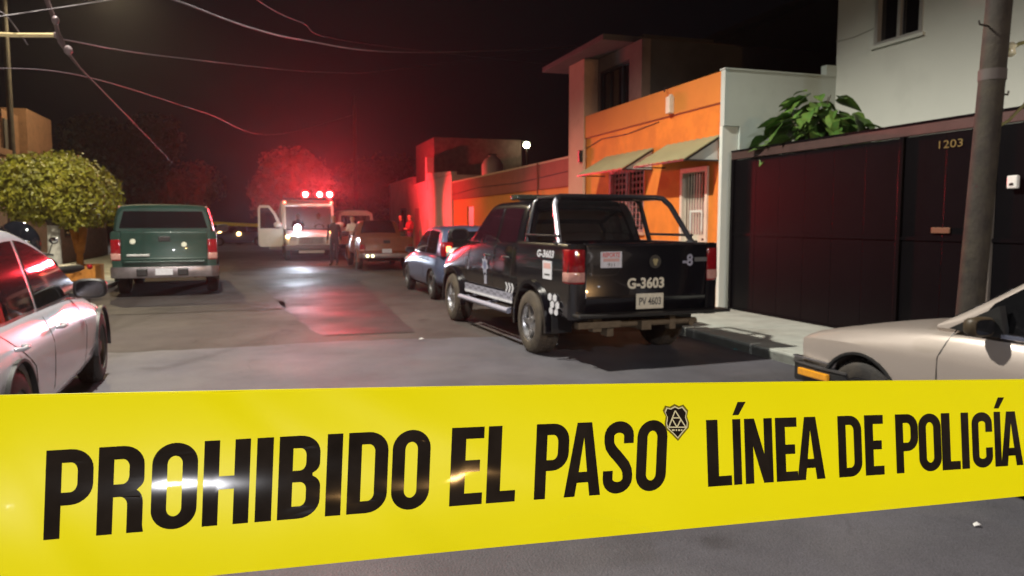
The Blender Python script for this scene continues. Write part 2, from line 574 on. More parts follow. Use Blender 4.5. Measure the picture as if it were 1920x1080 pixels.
def text(parent, name, body, M, h, m, width=None, thick=0.0, shear=0, off=0.0):
    """flat lettering: local x right, y up, mapped by M (4x4) ; h = cap height; width = total width"""
    cu = bpy.data.curves.new(name, 'FONT')
    cu.body = body
    cu.size = 1.0
    cu.resolution_u = 3
    cu.shear = shear
    cu.offset = off
    o = bpy.data.objects.new(name, cu)
    COL.objects.link(o)
    dg = bpy.context.evaluated_depsgraph_get()
    dg.update()
    me = bpy.data.meshes.new_from_object(o.evaluated_get(dg))
    bpy.data.objects.remove(o)
    xs = [v.co.x for v in me.vertices]
    ys = [v.co.y for v in me.vertices]
    x0, x1, y0, y1 = min(xs), max(xs), min(ys), max(ys)
    ky = h / (y1 - y0)
    kx = (width / (x1 - x0)) if width else ky
    for v in me.vertices:
        v.co = M @ Vector(((v.co.x - (x0 + x1) / 2) * kx, (v.co.y - (y0 + y1) / 2) * ky, 0))
    me.materials.clear()
    me.materials.append(m)
    o = bpy.data.objects.new(name, me)
    COL.objects.link(o)
    o.parent = parent
    return o


def basis(o, xa, ya):
    xa, ya = Vector(xa).normalized(), Vector(ya).normalized()
    za = xa.cross(ya).normalized()
    M = Matrix((xa, ya, za)).transposed().to_4x4()
    M.translation = Vector(o)
    return M

# ================================================================== SETTING
def sf(o):
    """a mesh written in street coordinates (x = s, y = -t)"""
    o.rotation_euler = (0, 0, YAW0)
    return o


def sheet(name, m, poly, z, n=1):
    mb = MB()
    mb.add([(s, -t, z) for s, t in poly], [tuple(range(len(poly)))])
    o = mb.build(name, m, fix=True)
    for p in o.data.polygons:
        if p.normal.z < 0:
            p.flip()
    o['kind'] = 'structure'
    return sf(o)


sheet('ground', M_GROUND, [(-120, -200), (400, -200), (400, 200), (-120, 200)], -0.02)
KL, KR = -3.45, 5.25
sheet('road', M_ASPH_FAR, [(-30, KL - .02), (42.2, KL - .02), (42.2, KR + .02), (-30, KR + .02)], -0.004)
sheet('cross_road', M_ASPH_NEAR, [(42, -60), (54, -60), (54, 60), (42, 60)], 0.0)
# newer dark surfacing close to the camera, with a slightly ragged seam
rnd = random.Random(3)
edge = []
for i in range(40):
    t = KL + (KR - KL) * i / 39
    edge.append((9.55 - 0.06 * t + rnd.uniform(-.05, .05) + 0.10 * sin(t * 1.3), t))
sheet('newer_road_surface', M_ASPH_NEAR, [(-30, KR)] + [(-30, KL)] + edge, 0.002)
ti = MB().lathe([(0, 1.3), (.14, 1.3), (.15, 1.22), (.15, 0.001)], 28, Matrix.Translation((45.5, -1.45, 0)))
o = struct(ti, 'traffic_island', M_CONC)
sf(o)
pp = []
for i in range(20):
    pp.append((10.2 + 10.5 * i / 19, 0.62 - 0.055 * i + rnd.uniform(-.07, .07)))
for i in range(20):
    pp.append((20.7 - 10.6 * i / 19, 2.3 - 0.02 * i + rnd.uniform(-.03, .03)))
sheet('road_patch', M_PATCH, pp, 0.002)
pp = [(13.6 + rnd.uniform(-.06, .06), -3.3 + 3.6 * i / 14) for i in range(15)] + \
     [(14.9 + rnd.uniform(-.06, .06), 0.3 - 3.6 * i / 14) for i in range(15)]
sheet('road_patch', M_PATCH, pp, 0.002)
pp = [(23 + rnd.uniform(-.1, .1), -1.0 + 4 * i / 14) for i in range(15)] + \
     [(31 + rnd.uniform(-.1, .1), 3.0 - 4 * i / 14) for i in range(15)]
sheet('road_patch', M_PATCH, pp, 0.002)

# pavements: concrete bays with joints, and kerb
for (name, ta, tb, tk, s0, s1) in (('pavement', KR, 7.12, KR, -12, 41.5), ('pavement', -6.6, KL, KL, -12, 41.5)):
    p = MB()
    p.b2((s0, -ta, -0.1), (s1, -tb, 0.09))
    o = struct(p, name, M_CONC)
    sf(o)
    s = s0
    sgn = 1 if ta > 0 else -1
    slabs = []
    while s < s1 - 0.1:
        L = min(1.85, s1 - s)
        if ta > 0:
            a, b = ta + .16, tb - .012
        else:
            a, b = ta + .012, tb - .16
        if -1 < s < 24:
            mb = MB().b2((s + .008, -a, 0.085), (s + L - .008, -b, 0.115 + rnd.uniform(-.004, .004)))
            k = mb.build('paving_slab', M_CONC, o, bevel=.006)
        s += L
    s = s0
    while s < s1 - 0.1:
        L = min(1.2, s1 - s)
        if -1 < s < 24:
            a, b = (ta, ta + .15) if ta > 0 else (tb - .15, tb)
            MB().b2((s + .006, -a, -0.05), (s + L - .006, -b, 0.118 + rnd.uniform(-.004, .004))).build('kerb_stone', M_CONC, o, bevel=.012)
        s += L

# ================================================================== BUILDINGS
def wall_with_holes(mb, s0, s1, z0, z1, yf, th, holes):
    """facade in the local xz plane, front face at y=yf, going back to yf-th, holes = (sa,sb,za,zb)"""
    xs = sorted({s0, s1, *[h[0] for h in holes], *[h[1] for h in holes]})
    for i in range(len(xs) - 1):
        a, b = xs[i], xs[i + 1]
        hs = sorted([(h[2], h[3]) for h in holes if h[0] <= a + 1e-6 and h[1] >= b - 1e-6])
        z = z0
        for (ha, hb) in hs:
            if ha > z + 1e-6:
                mb.b2((a, yf, z), (b, yf - th, ha))
            z = hb
        if z < z1 - 1e-6:
            mb.b2((a, yf, z), (b, yf - th, z1))
    return mb


# ---- orange house with awnings -------------------------------------------------
OT = 7.04
oh = thing('orange_house', 'bright orange house with two olive awnings and a cream barred door', 'house', 10.5, OT, 0)
door = (0.41, 1.28, 0.12, 2.45)
win = (2.66, 4.22, 1.32, 2.58)
wl = wall_with_holes(MB(), 0.06, 5.5, 1.18, 3.42, 0, .22, [door, win])
wl.build('wall', M_ORANGE, oh)
wall_with_holes(MB(), 0.06, 5.5, 0, 1.18, 0.012, .232, [door]).build('wainscot', M_PEACH, oh)
MB().b2((0.06, 0.03, 3.435), (5.5, -.22, 3.93)).build('parapet', M_ORANGE_DK, oh, bevel=.01)  # same orange paint as the wall; dimmer light is put into its colour
MB().b2((0.06, 0.015, 3.42), (5.5, -.2, 3.435)).build('ledge_shadow', M_BRICKRED, oh)  # thin maroon strip drawn as the shadow line under the parapet
MB().b2((5.5, 0.05, 0), (6.4, -.3, 5.23)).build('pilaster', M_PEACH, oh, bevel=.01)
MB().b2((5.55, 0.055, 2.9), (5.63, 0.14, 3.17)).build('meter_box', M_PLASTIC, oh)
MB().b2((-.02, 0.05, 0), (0.06, -.25, 3.05)).build('corner_post', M_WHITEWALL, oh, bevel=.01)
sw = MB().b2((-.06, -.252, 0), (0.055, -2.25, 3.93))
sw.b2((-.06, 0.045, 3.05), (0.055, -.252, 3.93))
sw.build('side_wall', M_GREYWALL, oh)
MB().b2((-.07, -1.9, 3.93), (0.06, -2.3, 4.12)).build('wall_step', M_GREYWALL, oh)
MB().b2((-.075, 0.06, 3.932), (0.075, -1.9, 3.955)).build('coping', M_GREYWALL, oh)
MB().b2((0.06, -.22, 3.92), (6.4, -6, 3.85)).build('flat_roof', M_DARKPLASTER, oh)
# dark room volume behind the openings
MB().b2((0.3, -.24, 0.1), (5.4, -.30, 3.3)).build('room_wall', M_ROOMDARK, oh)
# parapet lamp box
lb = MB().b2((1.52, .03, 3.46), (1.66, .13, 3.76))
lb.b2((1.56, .03, 3.76), (1.62, .09, 3.80))
lb.build('light_box', M_CREAM, oh, bevel=.012)
MB().tube([(1.75, .04, 3.95), (1.75, .10, 3.93), (1.72, .12, 3.87)], .015).build('pipe', M_PLASTIC, oh)
# door: frame, solid lower leaf, barred upper light
fr = MB()
fr.b2((.41, .03, .12), (.48, -.16, 2.45)); fr.b2((1.21, .03, .12), (1.28, -.16, 2.45)); fr.b2((.48, .03, 2.37), (1.21, -.16, 2.45))
fr.build('door_frame', M_CREAM, oh)
dl = MB().b2((.48, -.06, .12), (1.21, -.10, 1.30)).build('door', M_CREAM, oh)
MB().b2((.49, -.11, 1.30), (1.20, -.13, 2.36)).build('pane', M_GRILLE, dl)
MB().b2((.49, -.105, 2.0), (1.20, -.108, 2.36)).build('pane', M_ROOMDARK, dl)
for i in range(9):
    x = .50 + .69 * i / 8
    MB().b2((x - .009, -.035, 1.30), (x + .009, -.055, 2.36)).build('bar', M_CREAM, dl)
hb = MB()
hb.b2((.62, -.02, 1.36), (.66, -.034, 1.72)); hb.b2((.98, -.02, 1.36), (1.02, -.034, 1.72)); hb.b2((.66, -.02, 1.68), (.98, -.034, 1.72))
hb.build('hatch_frame', M_WHITEWALL, dl)
MB().b2((.56, -.045, .35), (1.13, -.058, 1.15)).build('door_panel', M_CREAM, dl, bevel=.008)
MB().b2((.54, -.04, 1.2), (.58, .01, 1.24)).build('handle', M_CHROME, dl)
# window with louvre panes and grille
wf = MB()
a, b, c, d = win
wf.b2((a, .0, c), (a + .05, -.14, d)); wf.b2((b - .05, .0, c), (b, -.14, d)); wf.b2((a + .05, .0, d - .05), (b - .05, -.14, d)); wf.b2((a + .05, .0, c), (b - .05, -.14, c + .05))
wf.b2(((a + b) / 2 - .025, -.02, c + .05), ((a + b) / 2 + .025, -.12, d - .05))
w0 = wf.build('window', M_GRILLE, oh)
MB().b2((a - .06, .06, c - .06), (b + .06, -.05, c)).build('sill', M_PEACH, oh)
MB().b2((a + .05, -.135, c + .05), (b - .05, -.15, d - .05)).build('pane', M_ROOMDARK, w0)
for i in range(9):
    z = c + .12 + i * .125
    MB().box(((a + b) / 2, -.1, z), (b - a - .1, .075, .007), rx=R(35)).build('louvre', M_GRILLE, w0)
for i in range(10):
    x = a + .08 + (b - a - .16) * i / 9
    MB().b2((x - .007, .035, c), (x + .007, .05, d)).build('bar', M_GRILLE, w0)
# a small frosted pane right of window: rags of peeling paint
# awnings
for (sa, sb) in ((0.10, 1.85), (2.3, 4.45)):
    aw = MB()
    zt, zo, p = 2.92, 2.53, .66
    nseg = 9
    for i in range(nseg):
        x0 = sa + (sb - sa) * i / nseg
        x1 = sa + (sb - sa) * (i + .985) / nseg
        xm = (x0 + x1) / 2
        for (xa, xb, da, db) in ((x0, xm, 0, .012), (xm, x1, .012, 0)):
            aw.add([(xa, .005, zt + da), (xb, .005, zt + db), (xb, p, zo + db), (xa, p, zo + da),
                    (xa, .005, zt + da - .012), (xb, .005, zt + db - .012), (xb, p, zo + db - .012), (xa, p, zo + da - .012)],
                   [(0, 1, 2, 3), (7, 6, 5, 4), (0, 4, 5, 1), (2, 6, 7, 3), (1, 5, 6, 2), (3, 7, 4, 0)])
    ao = aw.build('awning', M_AWNING, oh)
    fm = MB()
    for x in (sa + .01, sb - .01):
        fm.bar((x, .01, zo - .02), (x, p - .01, zo - .025), .022)
        fm.bar((x, .01, zt - .04), (x, p - .02, zo - .03), .026)
    fm.bar((sa + .01, p - .01, zo - .026), (sb - .01, p - .01, zo - .026), .024)
    fm.build('awning_frame', M_PLASTIC, ao)
    gus = MB()
    x = sa + .03
    gus.extr([(.02, zo - .01), (p - .05, zo - .01), (.02, zt - .06)], x, x + .006, 'x')
    gus.build('gusset', M_WHITEWALL, ao)
# upper storey
M_DULL = mat('dimmed_render', (.17, .115, .09), .9, var=.2, vscale=2, bump=.2, bscale=40, dirt=(.11, .08, .065))  # upper wall darkened in colour, imitating the fall-off above the lamp's beam
M_DULL2 = mat('dimmed_slab', (.085, .068, .058), .9, var=.2, vscale=2, bump=.2, bscale=40)  # slab colour darkened too, in place of the lamp's fall-off
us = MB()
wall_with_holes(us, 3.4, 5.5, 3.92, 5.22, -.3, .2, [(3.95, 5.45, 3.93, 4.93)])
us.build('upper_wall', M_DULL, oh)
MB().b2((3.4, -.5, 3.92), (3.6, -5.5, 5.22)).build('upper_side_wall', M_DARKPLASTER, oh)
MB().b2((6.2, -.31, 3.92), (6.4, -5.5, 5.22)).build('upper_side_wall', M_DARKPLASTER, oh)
uw = MB()
uw.b2((3.95, -.34, 3.93), (4.0, -.44, 4.93)); uw.b2((5.40, -.34, 3.93), (5.45, -.44, 4.93)); uw.b2((4.0, -.34, 4.88), (5.4, -.44, 4.93))
uw.b2((4.35, -.35, 3.93), (4.39, -.43, 4.88)); uw.b2((4.95, -.35, 3.93), (4.99, -.43, 4.88))
uo = uw.build('window', M_PLASTIC, oh)
for (x0, x1) in ((4.0, 4.35), (4.39, 4.95), (4.99, 5.4)):
    MB().b2((x0, -.39, 3.93), (x1, -.40, 4.88)).build('pane', M_GLASS, uo)
MB().b2((4.39, -.43, 3.93), (4.95, -.45, 4.88)).build('curtain', M_GRILLE, uo)
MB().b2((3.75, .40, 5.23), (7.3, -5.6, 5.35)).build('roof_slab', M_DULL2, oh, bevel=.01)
MB().b2((3.76, -.52, 5.355), (3.9, -2.2, 5.41)).build('roof_kerb', M_DARKPLASTER, oh)

# dark unfinished block further back
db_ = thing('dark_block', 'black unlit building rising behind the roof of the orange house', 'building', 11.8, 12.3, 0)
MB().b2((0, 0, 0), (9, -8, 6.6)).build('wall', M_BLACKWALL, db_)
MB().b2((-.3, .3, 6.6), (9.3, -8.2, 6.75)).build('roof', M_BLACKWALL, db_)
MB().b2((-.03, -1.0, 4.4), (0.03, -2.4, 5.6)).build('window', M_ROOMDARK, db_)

dp = MB().tube([(5.46, .045, 3.4), (5.46, .045, .15)], .035, 10)
for z in (.6, 1.8, 3.0):
    dp.b2((5.42, 0, z), (5.50, .085, z + .03))
dp.build('drain_pipe', M_PEACH, oh, smooth=50)
MB().tube([(2.1, .012, 3.38), (3.4, .012, 3.30), (4.6, .012, 3.33), (5.44, .012, 3.2)], .008, 6).build('wall_cable', M_PLASTIC, oh)

# ---- ochre low house ------------------------------------------------------------
ch = thing('ochre_house', 'low ochre house with a maroon band under its flat roofline', 'house', 16.92, OT, 0)
dr = (8.95, 9.85, .12, 2.1)
wall_with_holes(MB(), 0, 11.95, 0, 2.40, -.02, .2, [dr, (4.2, 5.5, 1.0, 2.1)]).build('wall', M_ORANGE_DK, ch)
MB().b2((0, .03, 2.40), (11.95, -.22, 3.06)).build('roof_band', M_BRICKRED, ch)
MB().b2((0, .045, 3.06), (11.95, -.24, 3.11)).build('coping', M_PEACH, ch)
MB().b2((2.0, -.02, 1.4), (2.3, .08, 1.8)).build('meter_box', M_FRAMEALU, ch, bevel=.01)
MB().tube([(2.15, .04, 1.8), (2.15, .06, 3.1)], .018, 8).build('conduit', M_BRICKRED, ch)
MB().tube([(.1, .045, 2.75), (4, .045, 2.66), (8, .045, 2.72), (11.9, .045, 2.6)], .008, 6).build('wall_cable', M_PLASTIC, ch)
d1 = MB().b2((8.95, -.07, .12), (9.85, -.12, 2.1)).build('door', M_FRAMEALU, ch)
for z in (.3, 1.2):
    MB().b2((9.07, -.055, z), (9.73, -.075, z + .75)).build('door_panel', M_FRAMEALU, d1)
MB().b2((9.0, -.05, 1.05), (9.04, 0, 1.1)).build('handle', M_CHROME, d1)
w1 = MB()
w1.b2((4.2, .0, 1.0), (4.25, -.12, 2.1)); w1.b2((5.45, .0, 1.0), (5.5, -.12, 2.1)); w1.b2((4.25, .0, 2.05), (5.45, -.12, 2.1)); w1.b2((4.25, 0, 1.0), (5.45, -.12, 1.05))
w1 = w1.build('window', M_GRILLE, ch)
MB().b2((4.25, -.1, 1.05), (5.45, -.12, 2.05)).build('pane', M_GLASS, w1)
for i in range(9):
    x = 4.3 + 1.1 * i / 8
    MB().b2((x - .008, .01, 1.0), (x + .008, .026, 2.1)).build('bar', M_GRILLE, w1)
MB().b2((0, -.22, 3.0), (11.95, -6, 2.9)).build('flat_roof', M_DARKPLASTER, ch)
MB().b2((11.75, -.22, 0), (11.95, -6, 2.9)).build('side_wall', M_ORANGE_DK, ch)

# ---- pink house ------------------------------------------------------------------
pk = thing('pale_house', 'pale plastered house beside the ambulance with bare brick room on its roof', 'house', 28.9, OT - .05, 0)
MB().b2((0, 0, 0), (9.4, -5, 3.40)).build('wall', M_PINKWALL, pk)
MB().extr([(0, 3.41), (4.6, 3.41), (4.6, 3.74), (0, 3.52)], .02, -.22, 'y').build('parapet', M_PINKWALL, pk)
MB().b2((4.62, .02, 3.0), (4.95, -.3, 4.45)).build('chimney', M_PINKWALL, pk)
MB().b2((4.95, -.4, 3.41), (9.3, -4.6, 5.4)).build('roof_room', M_DARKBRICK, pk)
MB().b2((9.4, -.25, 0), (17, -5, 3.75)).build('wing_wall', M_PINKWALL, pk)
MB().b2((9.42, -.20, 3.76), (17, -.5, 3.86)).build('coping', M_PINKWALL, pk)
w2 = MB().b2((11.5, -.22, 1.1), (13, -.26, 2.3)).build('window', M_PLASTIC, pk)
MB().b2((11.6, -.215, 1.2), (12.9, -.218, 2.2)).build('pane', M_GLASS, w2)
d2 = MB().b2((6.6, .02, .12), (7.6, -.05, 2.2)).build('door', M_GRILLE, pk)
MB().b2((7.45, .02, 1.05), (7.5, .06, 1.1)).build('handle', M_CHROME, d2)
wt = thing('water_tank', 'rounded pinkish water tank standing on the ochre house roof', 'water tank', 28.0, 8.4, 2.98)
MB().lathe([(0, .38), (.06, .42), (.75, .42), (.98, .30), (1.06, .16), (1.12, .16)], 20).build('tank', M_PINKWALL, wt, smooth=40)
MB().lathe([(1.12, .18), (1.17, .18)], 16).build('lid', M_PLASTIC, wt)

# ---- black gate wall -------------------------------------------------------------
GT = 7.12
gw = thing('black_gate', 'long black sheet metal gate along the right pavement', 'gate', -4.0, GT, 0)
L0 = 14.36
MB().b2((0, .03, 2.50), (L0, -.07, 2.62)).build('top_rail', mat('rust_brown_rail', (0.060, 0.030, 0.026), .55, var=.25, vscale=3), gw, bevel=.006)
MB().b2((0, .04, 2.62), (L0, -.09, 2.645)).build('top_cap', M_GATE, gw)
s = 0.0
posts = [0, 3.3, 6.6, 9.78, 10.95, L0 - .06]
for x in posts:
    MB().b2((x, .035, .1), (x + .06, -.05, 2.50)).build('post', mat('lit_post_edge', (.10, .09, .08), .6) if abs(x - 9.78) < .01 else M_GATE, gw, bevel=.005)  # one post gets a paler colour, standing for its lit edge
for i in range(len(posts) - 1):
    a, b = posts[i] + .06, posts[i + 1]
    n = max(2, int(round((b - a) / .55)))
    for k in range(n):
        x0 = a + (b - a) * k / n + .0015
        x1 = a + (b - a) * (k + 1) / n - .0015
        pm = MB().b2((x0, 0, .14), (x1, -.025, 2.49))
        pm.build('sheet_panel', M_GATE, gw, bevel=.004)
    MB().b2((a, .018, 1.30), (b, .009, 1.34)).build('cross_rail', M_GATE, gw)
MB().b2((0, .02, .10), (L0, -.05, .14)).build('bottom_rail', M_GATE, gw)
MB().b2((10.28, .01, 1.385), (10.52, .03, 1.45)).build('letter_slot', mat('dull_brass', (.17, .085, .05), .5, .3), gw, bevel=.006)
bx = thing('intercom', 'small white intercom box on the black gate behind the wooden pole', 'intercom', 5.55, GT - .035, 1.84)
MB().b2((-.055, 0, 0), (.055, .045, .13)).build('case', mat('white_plastic', (.75, .75, .72), .4), bx, bevel=.012)
MB().b2((-.02, .045, .03), (.02, .05, .055)).build('button', M_PLASTIC, bx)
text(gw, 'house_number', '1203', basis((10.33, .016, 2.36), (-1, 0, 0), (0, 0, 1)), .085, mat('faded_brass', (.17, .14, .045), .5, .4), width=.30)

# ---- white house behind the gate --------------------------------------------------
wh = thing('white_house', 'tall white plastered house behind the black gate with one sliding window', 'house', -4.0, 9.15, 0)
whw = (12.72, 13.62, 4.26, 5.85)
wall_with_holes(MB(), 0, 14.45, 0, 7.6, 0, .2, [whw]).build('wall', M_WHITEWALL, wh)
MB().b2((14.25, -.2, 0), (14.45, -6, 7.6)).build('side_wall', M_WHITEWALL, wh)
wf = MB()
a, b, c, d = whw
wf.b2((a, .02, c), (a + .06, -.12, d)); wf.b2((b - .06, .02, c), (b, -.12, d)); wf.b2((a + .06, .02, c), (b - .06, -.12, c + .045)); wf.b2((a + .06, .02, d - .05), (b - .06, -.12, d))
wf.b2(((a + b) / 2 - .03, .0, c + .045), ((a + b) / 2 + .03, -.1, d - .05))
wfo = wf.build('window', M_FRAMEALU, wh)
MB().b2((a + .06, -.06, c + .045), ((a + b) / 2 - .03, -.075, d - .05)).build('pane', M_GLASS, wfo)
MB().b2(((a + b) / 2 + .03, -.06, c + .045), (b - .06, -.075, d - .05)).build('pane', M_GLASS, wfo)
MB().b2((a - .05, .05, c - .05), (b + .05, -.1, c - .002)).build('sill', M_WHITEWALL, wh)
for (pa, pb) in (((14.45, 4.52), (13.62, 4.54)), ((12.72, 4.9), (9.5, 5.1))):
    MB().tube([(pa[0], .015, pa[1]), ((pa[0] + pb[0]) / 2, .015, (pa[1] + pb[1]) / 2 - .03), (pb[0], .015, pb[1])], .006, 6).build('wall_cable', mat('greyish_paint', (.46, .47, .43), .8), wh)

# ---- houses on the left -------------------------------------------------------------
M_BROWNBRICK = mat('dull_orange_brick', (.165, .082, .04), .9, var=.25, vscale=6, bump=.4, bscale=25)
lh = thing('left_house', 'orange lit low house with two roof rooms behind the round trees', 'house', 8.0, -6.6, 0)
MB().b2((0, 0, 0), (20, 5, 3.2)).build('wall', M_DARKBRICK, lh)
MB().b2((-.2, -.45, 3.2), (14.5, 5, 3.36)).build('eave_slab', M_BROWNBRICK, lh)
MB().b2((6, .02, 3.36), (14.4, .25, 3.75)).build('parapet', M_BRICKRED, lh)
MB().b2((14.9, .05, 3.2), (17.0, 3, 4.55)).build('roof_room', M_BROWNBRICK, lh)
MB().b2((17.25, -.1, 3.2), (19.9, 3, 4.8)).build('roof_room', M_BROWNBRICK, lh)
MB().b2((15.6, .0, 3.4), (16.2, .06, 4.3)).build('door', M_DARKPLASTER, lh)
for (x0, x1, z0, z1) in ((4, 5.4, 1.0, 2.2), (9, 10.5, 1.0, 2.2)):
    w3 = MB().b2((x0, -.03, z0), (x1, .03, z1)).build('window', M_PLASTIC, lh)
    MB().b2((x0 + .06, -.035, z0 + .06), (x1 - .06, -.04, z1 - .06)).build('pane', M_GLASS, w3)
bw = thing('far_left_house', 'dark two storey house far off behind the green pickup', 'house', 29.0, -7.2, 0)
MB().b2((0, 0, 0), (11, 6, 3.1)).build('wall', M_DARKBRICK, bw)
MB().b2((-.1, -.2, 3.1), (11.1, 6, 3.25)).build('roof', M_DARKPLASTER, bw)
w4 = MB().b2((3, -.03, 1), (4.4, .03, 2.2)).build('window', M_PLASTIC, bw)
MB().b2((3.06, -.035, 1.06), (4.34, -.04, 2.14)).build('pane', M_GLASS, w4)

# ================================================================== POLES, CABLES, LAMPS
def pole(s, t, h, r0, r1, label, lean=(0, 0), group=None, cat='pole', name='utility_pole'):
    o = thing(name, label, cat, s, t, 0.1 if (t > KR or t < KL) else 0, group=group)
    n = 9
    pts = [(lean[0] * i / n, lean[1] * i / n, h * i / n) for i in range(n + 1)]
    MB().tube(pts, [r0 + (r1 - r0) * i / n for i in range(n + 1)], 18).build('shaft', M_WOODPOLE, o, smooth=50)
    return o


# big pole on the right pavement; leans a little to the right
LX, LY = -.10, -.40
pl = pole(5.42, 6.40, 9.5, .121, .092, 'thick weathered wooden utility pole in front of the black gate', lean=(LX, LY))


def shaft_at(z):
    k = z / 9.5
    return Vector((LX * k, LY * k, z)), .121 - .029 * k


for z, hh in ((2.78, .10),):
    c, r = shaft_at(z)
    MB().lathe([(-hh / 2, r + .006), (hh / 2, r + .006)], 18, Matrix.Translation(c)).build('band', mat('faded_label', (.075, .062, .057), .7), pl, smooth=40)
for z, sd in ((3.22, 1), (2.62, -1), (4.2, -1), (4.9, 1)):
    c, r = shaft_at(z)
    p0 = c + Vector((.2 * 0, sd * (r - .02), 0))
    MB().tube([p0, p0 + Vector((-.03 * sd, sd * .16, 0)), p0 + Vector((-.03 * sd, sd * .17, .035))], .009, 6).build('step_peg', M_WOODPOLE, pl)
c, r = shaft_at(2.98)
ib = MB().tube([c + Vector((0, -r + .02, 0)), c + Vector((-.05, -r - .14, .10)), c + Vector((-.1, -r - .34, .14))], .018, 8)
ib.build('bracket', mat('olive_steel', (.22, .21, .08), .6), pl)
MB().lathe([(0, .02), (.02, .045), (.07, .035), (.10, .05), (.13, .02)], 12, Matrix.Translation(c + Vector((-.02, -r - .07, -.02)))).build('insulator', mat('cream_ceramic', (.75, .72, .5), .25, coat=.5), pl, smooth=50)
c, r = shaft_at(2.42)
MB().tube([c + Vector((0, -r + .01, -.12)), c + Vector((-.02, -r - .12, -.05)), c + Vector((-.04, -r - .3, .12))], .014, 8).build('conduit', mat('olive_steel', (.22, .21, .08), .6), pl)


def street_lamp(s, t, h, arm, z_label, power, col, lensmat, cone=150, side=1, tgt=None, sideways=0, r=.07):
    """pole at (s,t) with an arm over the road carrying a lit head"""
    o = thing('street_lamp', z_label, 'street lamp', s, t, 0.1 if (t > KR or t < KL) else 0)
    MB().tube([(0, 0, 0), (0, 0, h * .5), (0, 0, h)], [r * 1.3, r * 1.1, r], 14).build('shaft', M_WOODPOLE, o, smooth=50)
    y1 = -side * arm
    MB().tube([(0, 0, h - .25), (sideways * .5, y1 * .5, h + .05), (sideways, y1, h + .1)], .035, 8).build('arm', M_FRAMEALU, o)
    hd = MB().lathe([(-.16, .13), (-.10, .20), (.0, .19), (.08, .10), (.10, .03)], 16, Matrix.Translation((sideways, y1 - side * .1, h + .16)))
    hd.build('head', M_PLASTIC, o, smooth=50)
    MB().lathe([(-.235, .02), (-.21, .09), (-.165, .125)], 16, Matrix.Translation((sideways, y1 - side * .1, h + .16))).build('lens', lensmat, o, smooth=60)
    sl, tl = s + sideways, t - (y1 - side * .1)
    zz = h + .16 - .30 + (0.1 if (t > KR or t < KL) else 0)
    spot('street_lamp_light', sl, tl, zz, tgt or (sl, tl, 0), power, col, cone, .35, .12)
    return o


street_lamp(8.6, -4.1, 8.6, 2.9, 'street lamp on a long arm over the road by the silver car', P_OVER, (1.0, .94, .82), M_LAMPWARM, cone=142)
street_lamp(-9.5, -4.2, 6.5, 4.55, 'street lamp behind the yellow tape lighting the asphalt', P_BACK, (.97, .96, 1.0), M_LAMPWARM, cone=152, tgt=(-8, .5, 0))
street_lamp(-13, 6.3, 6.2, .9, 'orange street lamp behind the yellow tape on the right pavement', P_SODIUM, (1.0, .55, .20), M_LAMPWARM, side=-1, cone=172, tgt=(-6, 2, 0))
street_lamp(23.5, -6.42, 8.3, 2.5, 'warm street lamp over the left pavement beyond the round trees', P_MID, (1.0, .80, .46), M_LAMPWARM, cone=150)
# far lamp above the ochre house: bare globe on a thin pole
fl = thing('globe_street_lamp', 'distant greenish white lit globe lamp above the ochre house roof', 'street lamp', 33.0, 11.55, 0)
MB().tube([(0, 0, 0), (0, 0, 4.95)], .05, 8).build('shaft', M_DARKPLASTER, fl)
MB().sphere((0, 0, 5.08), .15, 12).build('globe', M_LAMPLIT, fl, smooth=60)
MB().lathe([(0, .2), (.06, .06), (.1, .02)], 12, Matrix.Translation((0, 0, 5.22))).build('cap', M_DARKPLASTER, fl, smooth=40)
# lamp over the far crossing
street_lamp(46.0, -20.0, 6.8, 2.4, 'distant street lamp over the far crossing behind the green pickup', 9000, (1.0, .93, .78), M_LAMPWARM, cone=150)
pole(49.5, 5.6, 9.5, .14, .10, 'distant utility pole beyond the ambulance', group=None)


def cable(name, label, pts, r, m, sag=0.0, n=18, group='overhead cables'):
    """world points; each span sags"""
    out = []
    P = [Vector(p) for p in pts]
    for i in range(len(P) - 1):
        a, b, c, d = P[max(0, i - 1)], P[i], P[i + 1], P[min(len(P) - 1, i + 2)]
        for k in range(n + (1 if i == len(P) - 2 else 0)):
            u = k / n
            out.append(0.5 * ((2 * b) + (c - a) * u + (2 * a - 5 * b + 4 * c - d) * u * u + (3 * b - a - 3 * c + d) * u ** 3))
    o = MB().tube(out, r * .75, 6).build(name, m, smooth=60)
    tag(o, label, 'cable', group)
    return o


cable('overhead_cable', 'pale overhead cable crossing the night sky from top left to the orange house',
      [unproj(250, -25, 7.5), unproj(318, -3, 7.8), unproj(560, 74, 11), unproj(800, 98, 17), unproj(1160, 85, 26)], .012, M_CABLE_LIGHT)
cable('overhead_cable', 'thin overhead cable running from the bundled joint at the left across the sky',
      [unproj(112, 73, 7.5), unproj(330, 108, 11), unproj(620, 136, 19), unproj(760, 128, 28), unproj(1080, 85, 42)], .009, M_CABLE)
cable('overhead_cable', 'thin overhead cable rising to the right at the top left corner',
      [unproj(-40, 36, 6.5), unproj(60, 22, 7), unproj(240, -6, 8), unproj(420, -40, 9)], .007, M_CABLE)
cable('overhead_cable', 'low overhead cable above the round tree sloping down to the right',
      [unproj(-30, 127, 8), unproj(170, 146, 10.5), unproj(380, 210, 18), unproj(520, 252, 30), unproj(664, 215, 49)], .008, M_CABLE)
cable('overhead_cable', 'short overhead cable end near the left edge below the lit bar',
      [unproj(-20, 20, 7), unproj(10, 28, 7.1), unproj(52, 84, 7.4)], .008, M_CABLE)
cable('overhead_cable', 'faint overhead cable at the very top over the street',
      [unproj(470, -8, 9), unproj(560, 40, 12), unproj(700, 84, 20), unproj(1120, 130, 34)], .007, M_CABLE)
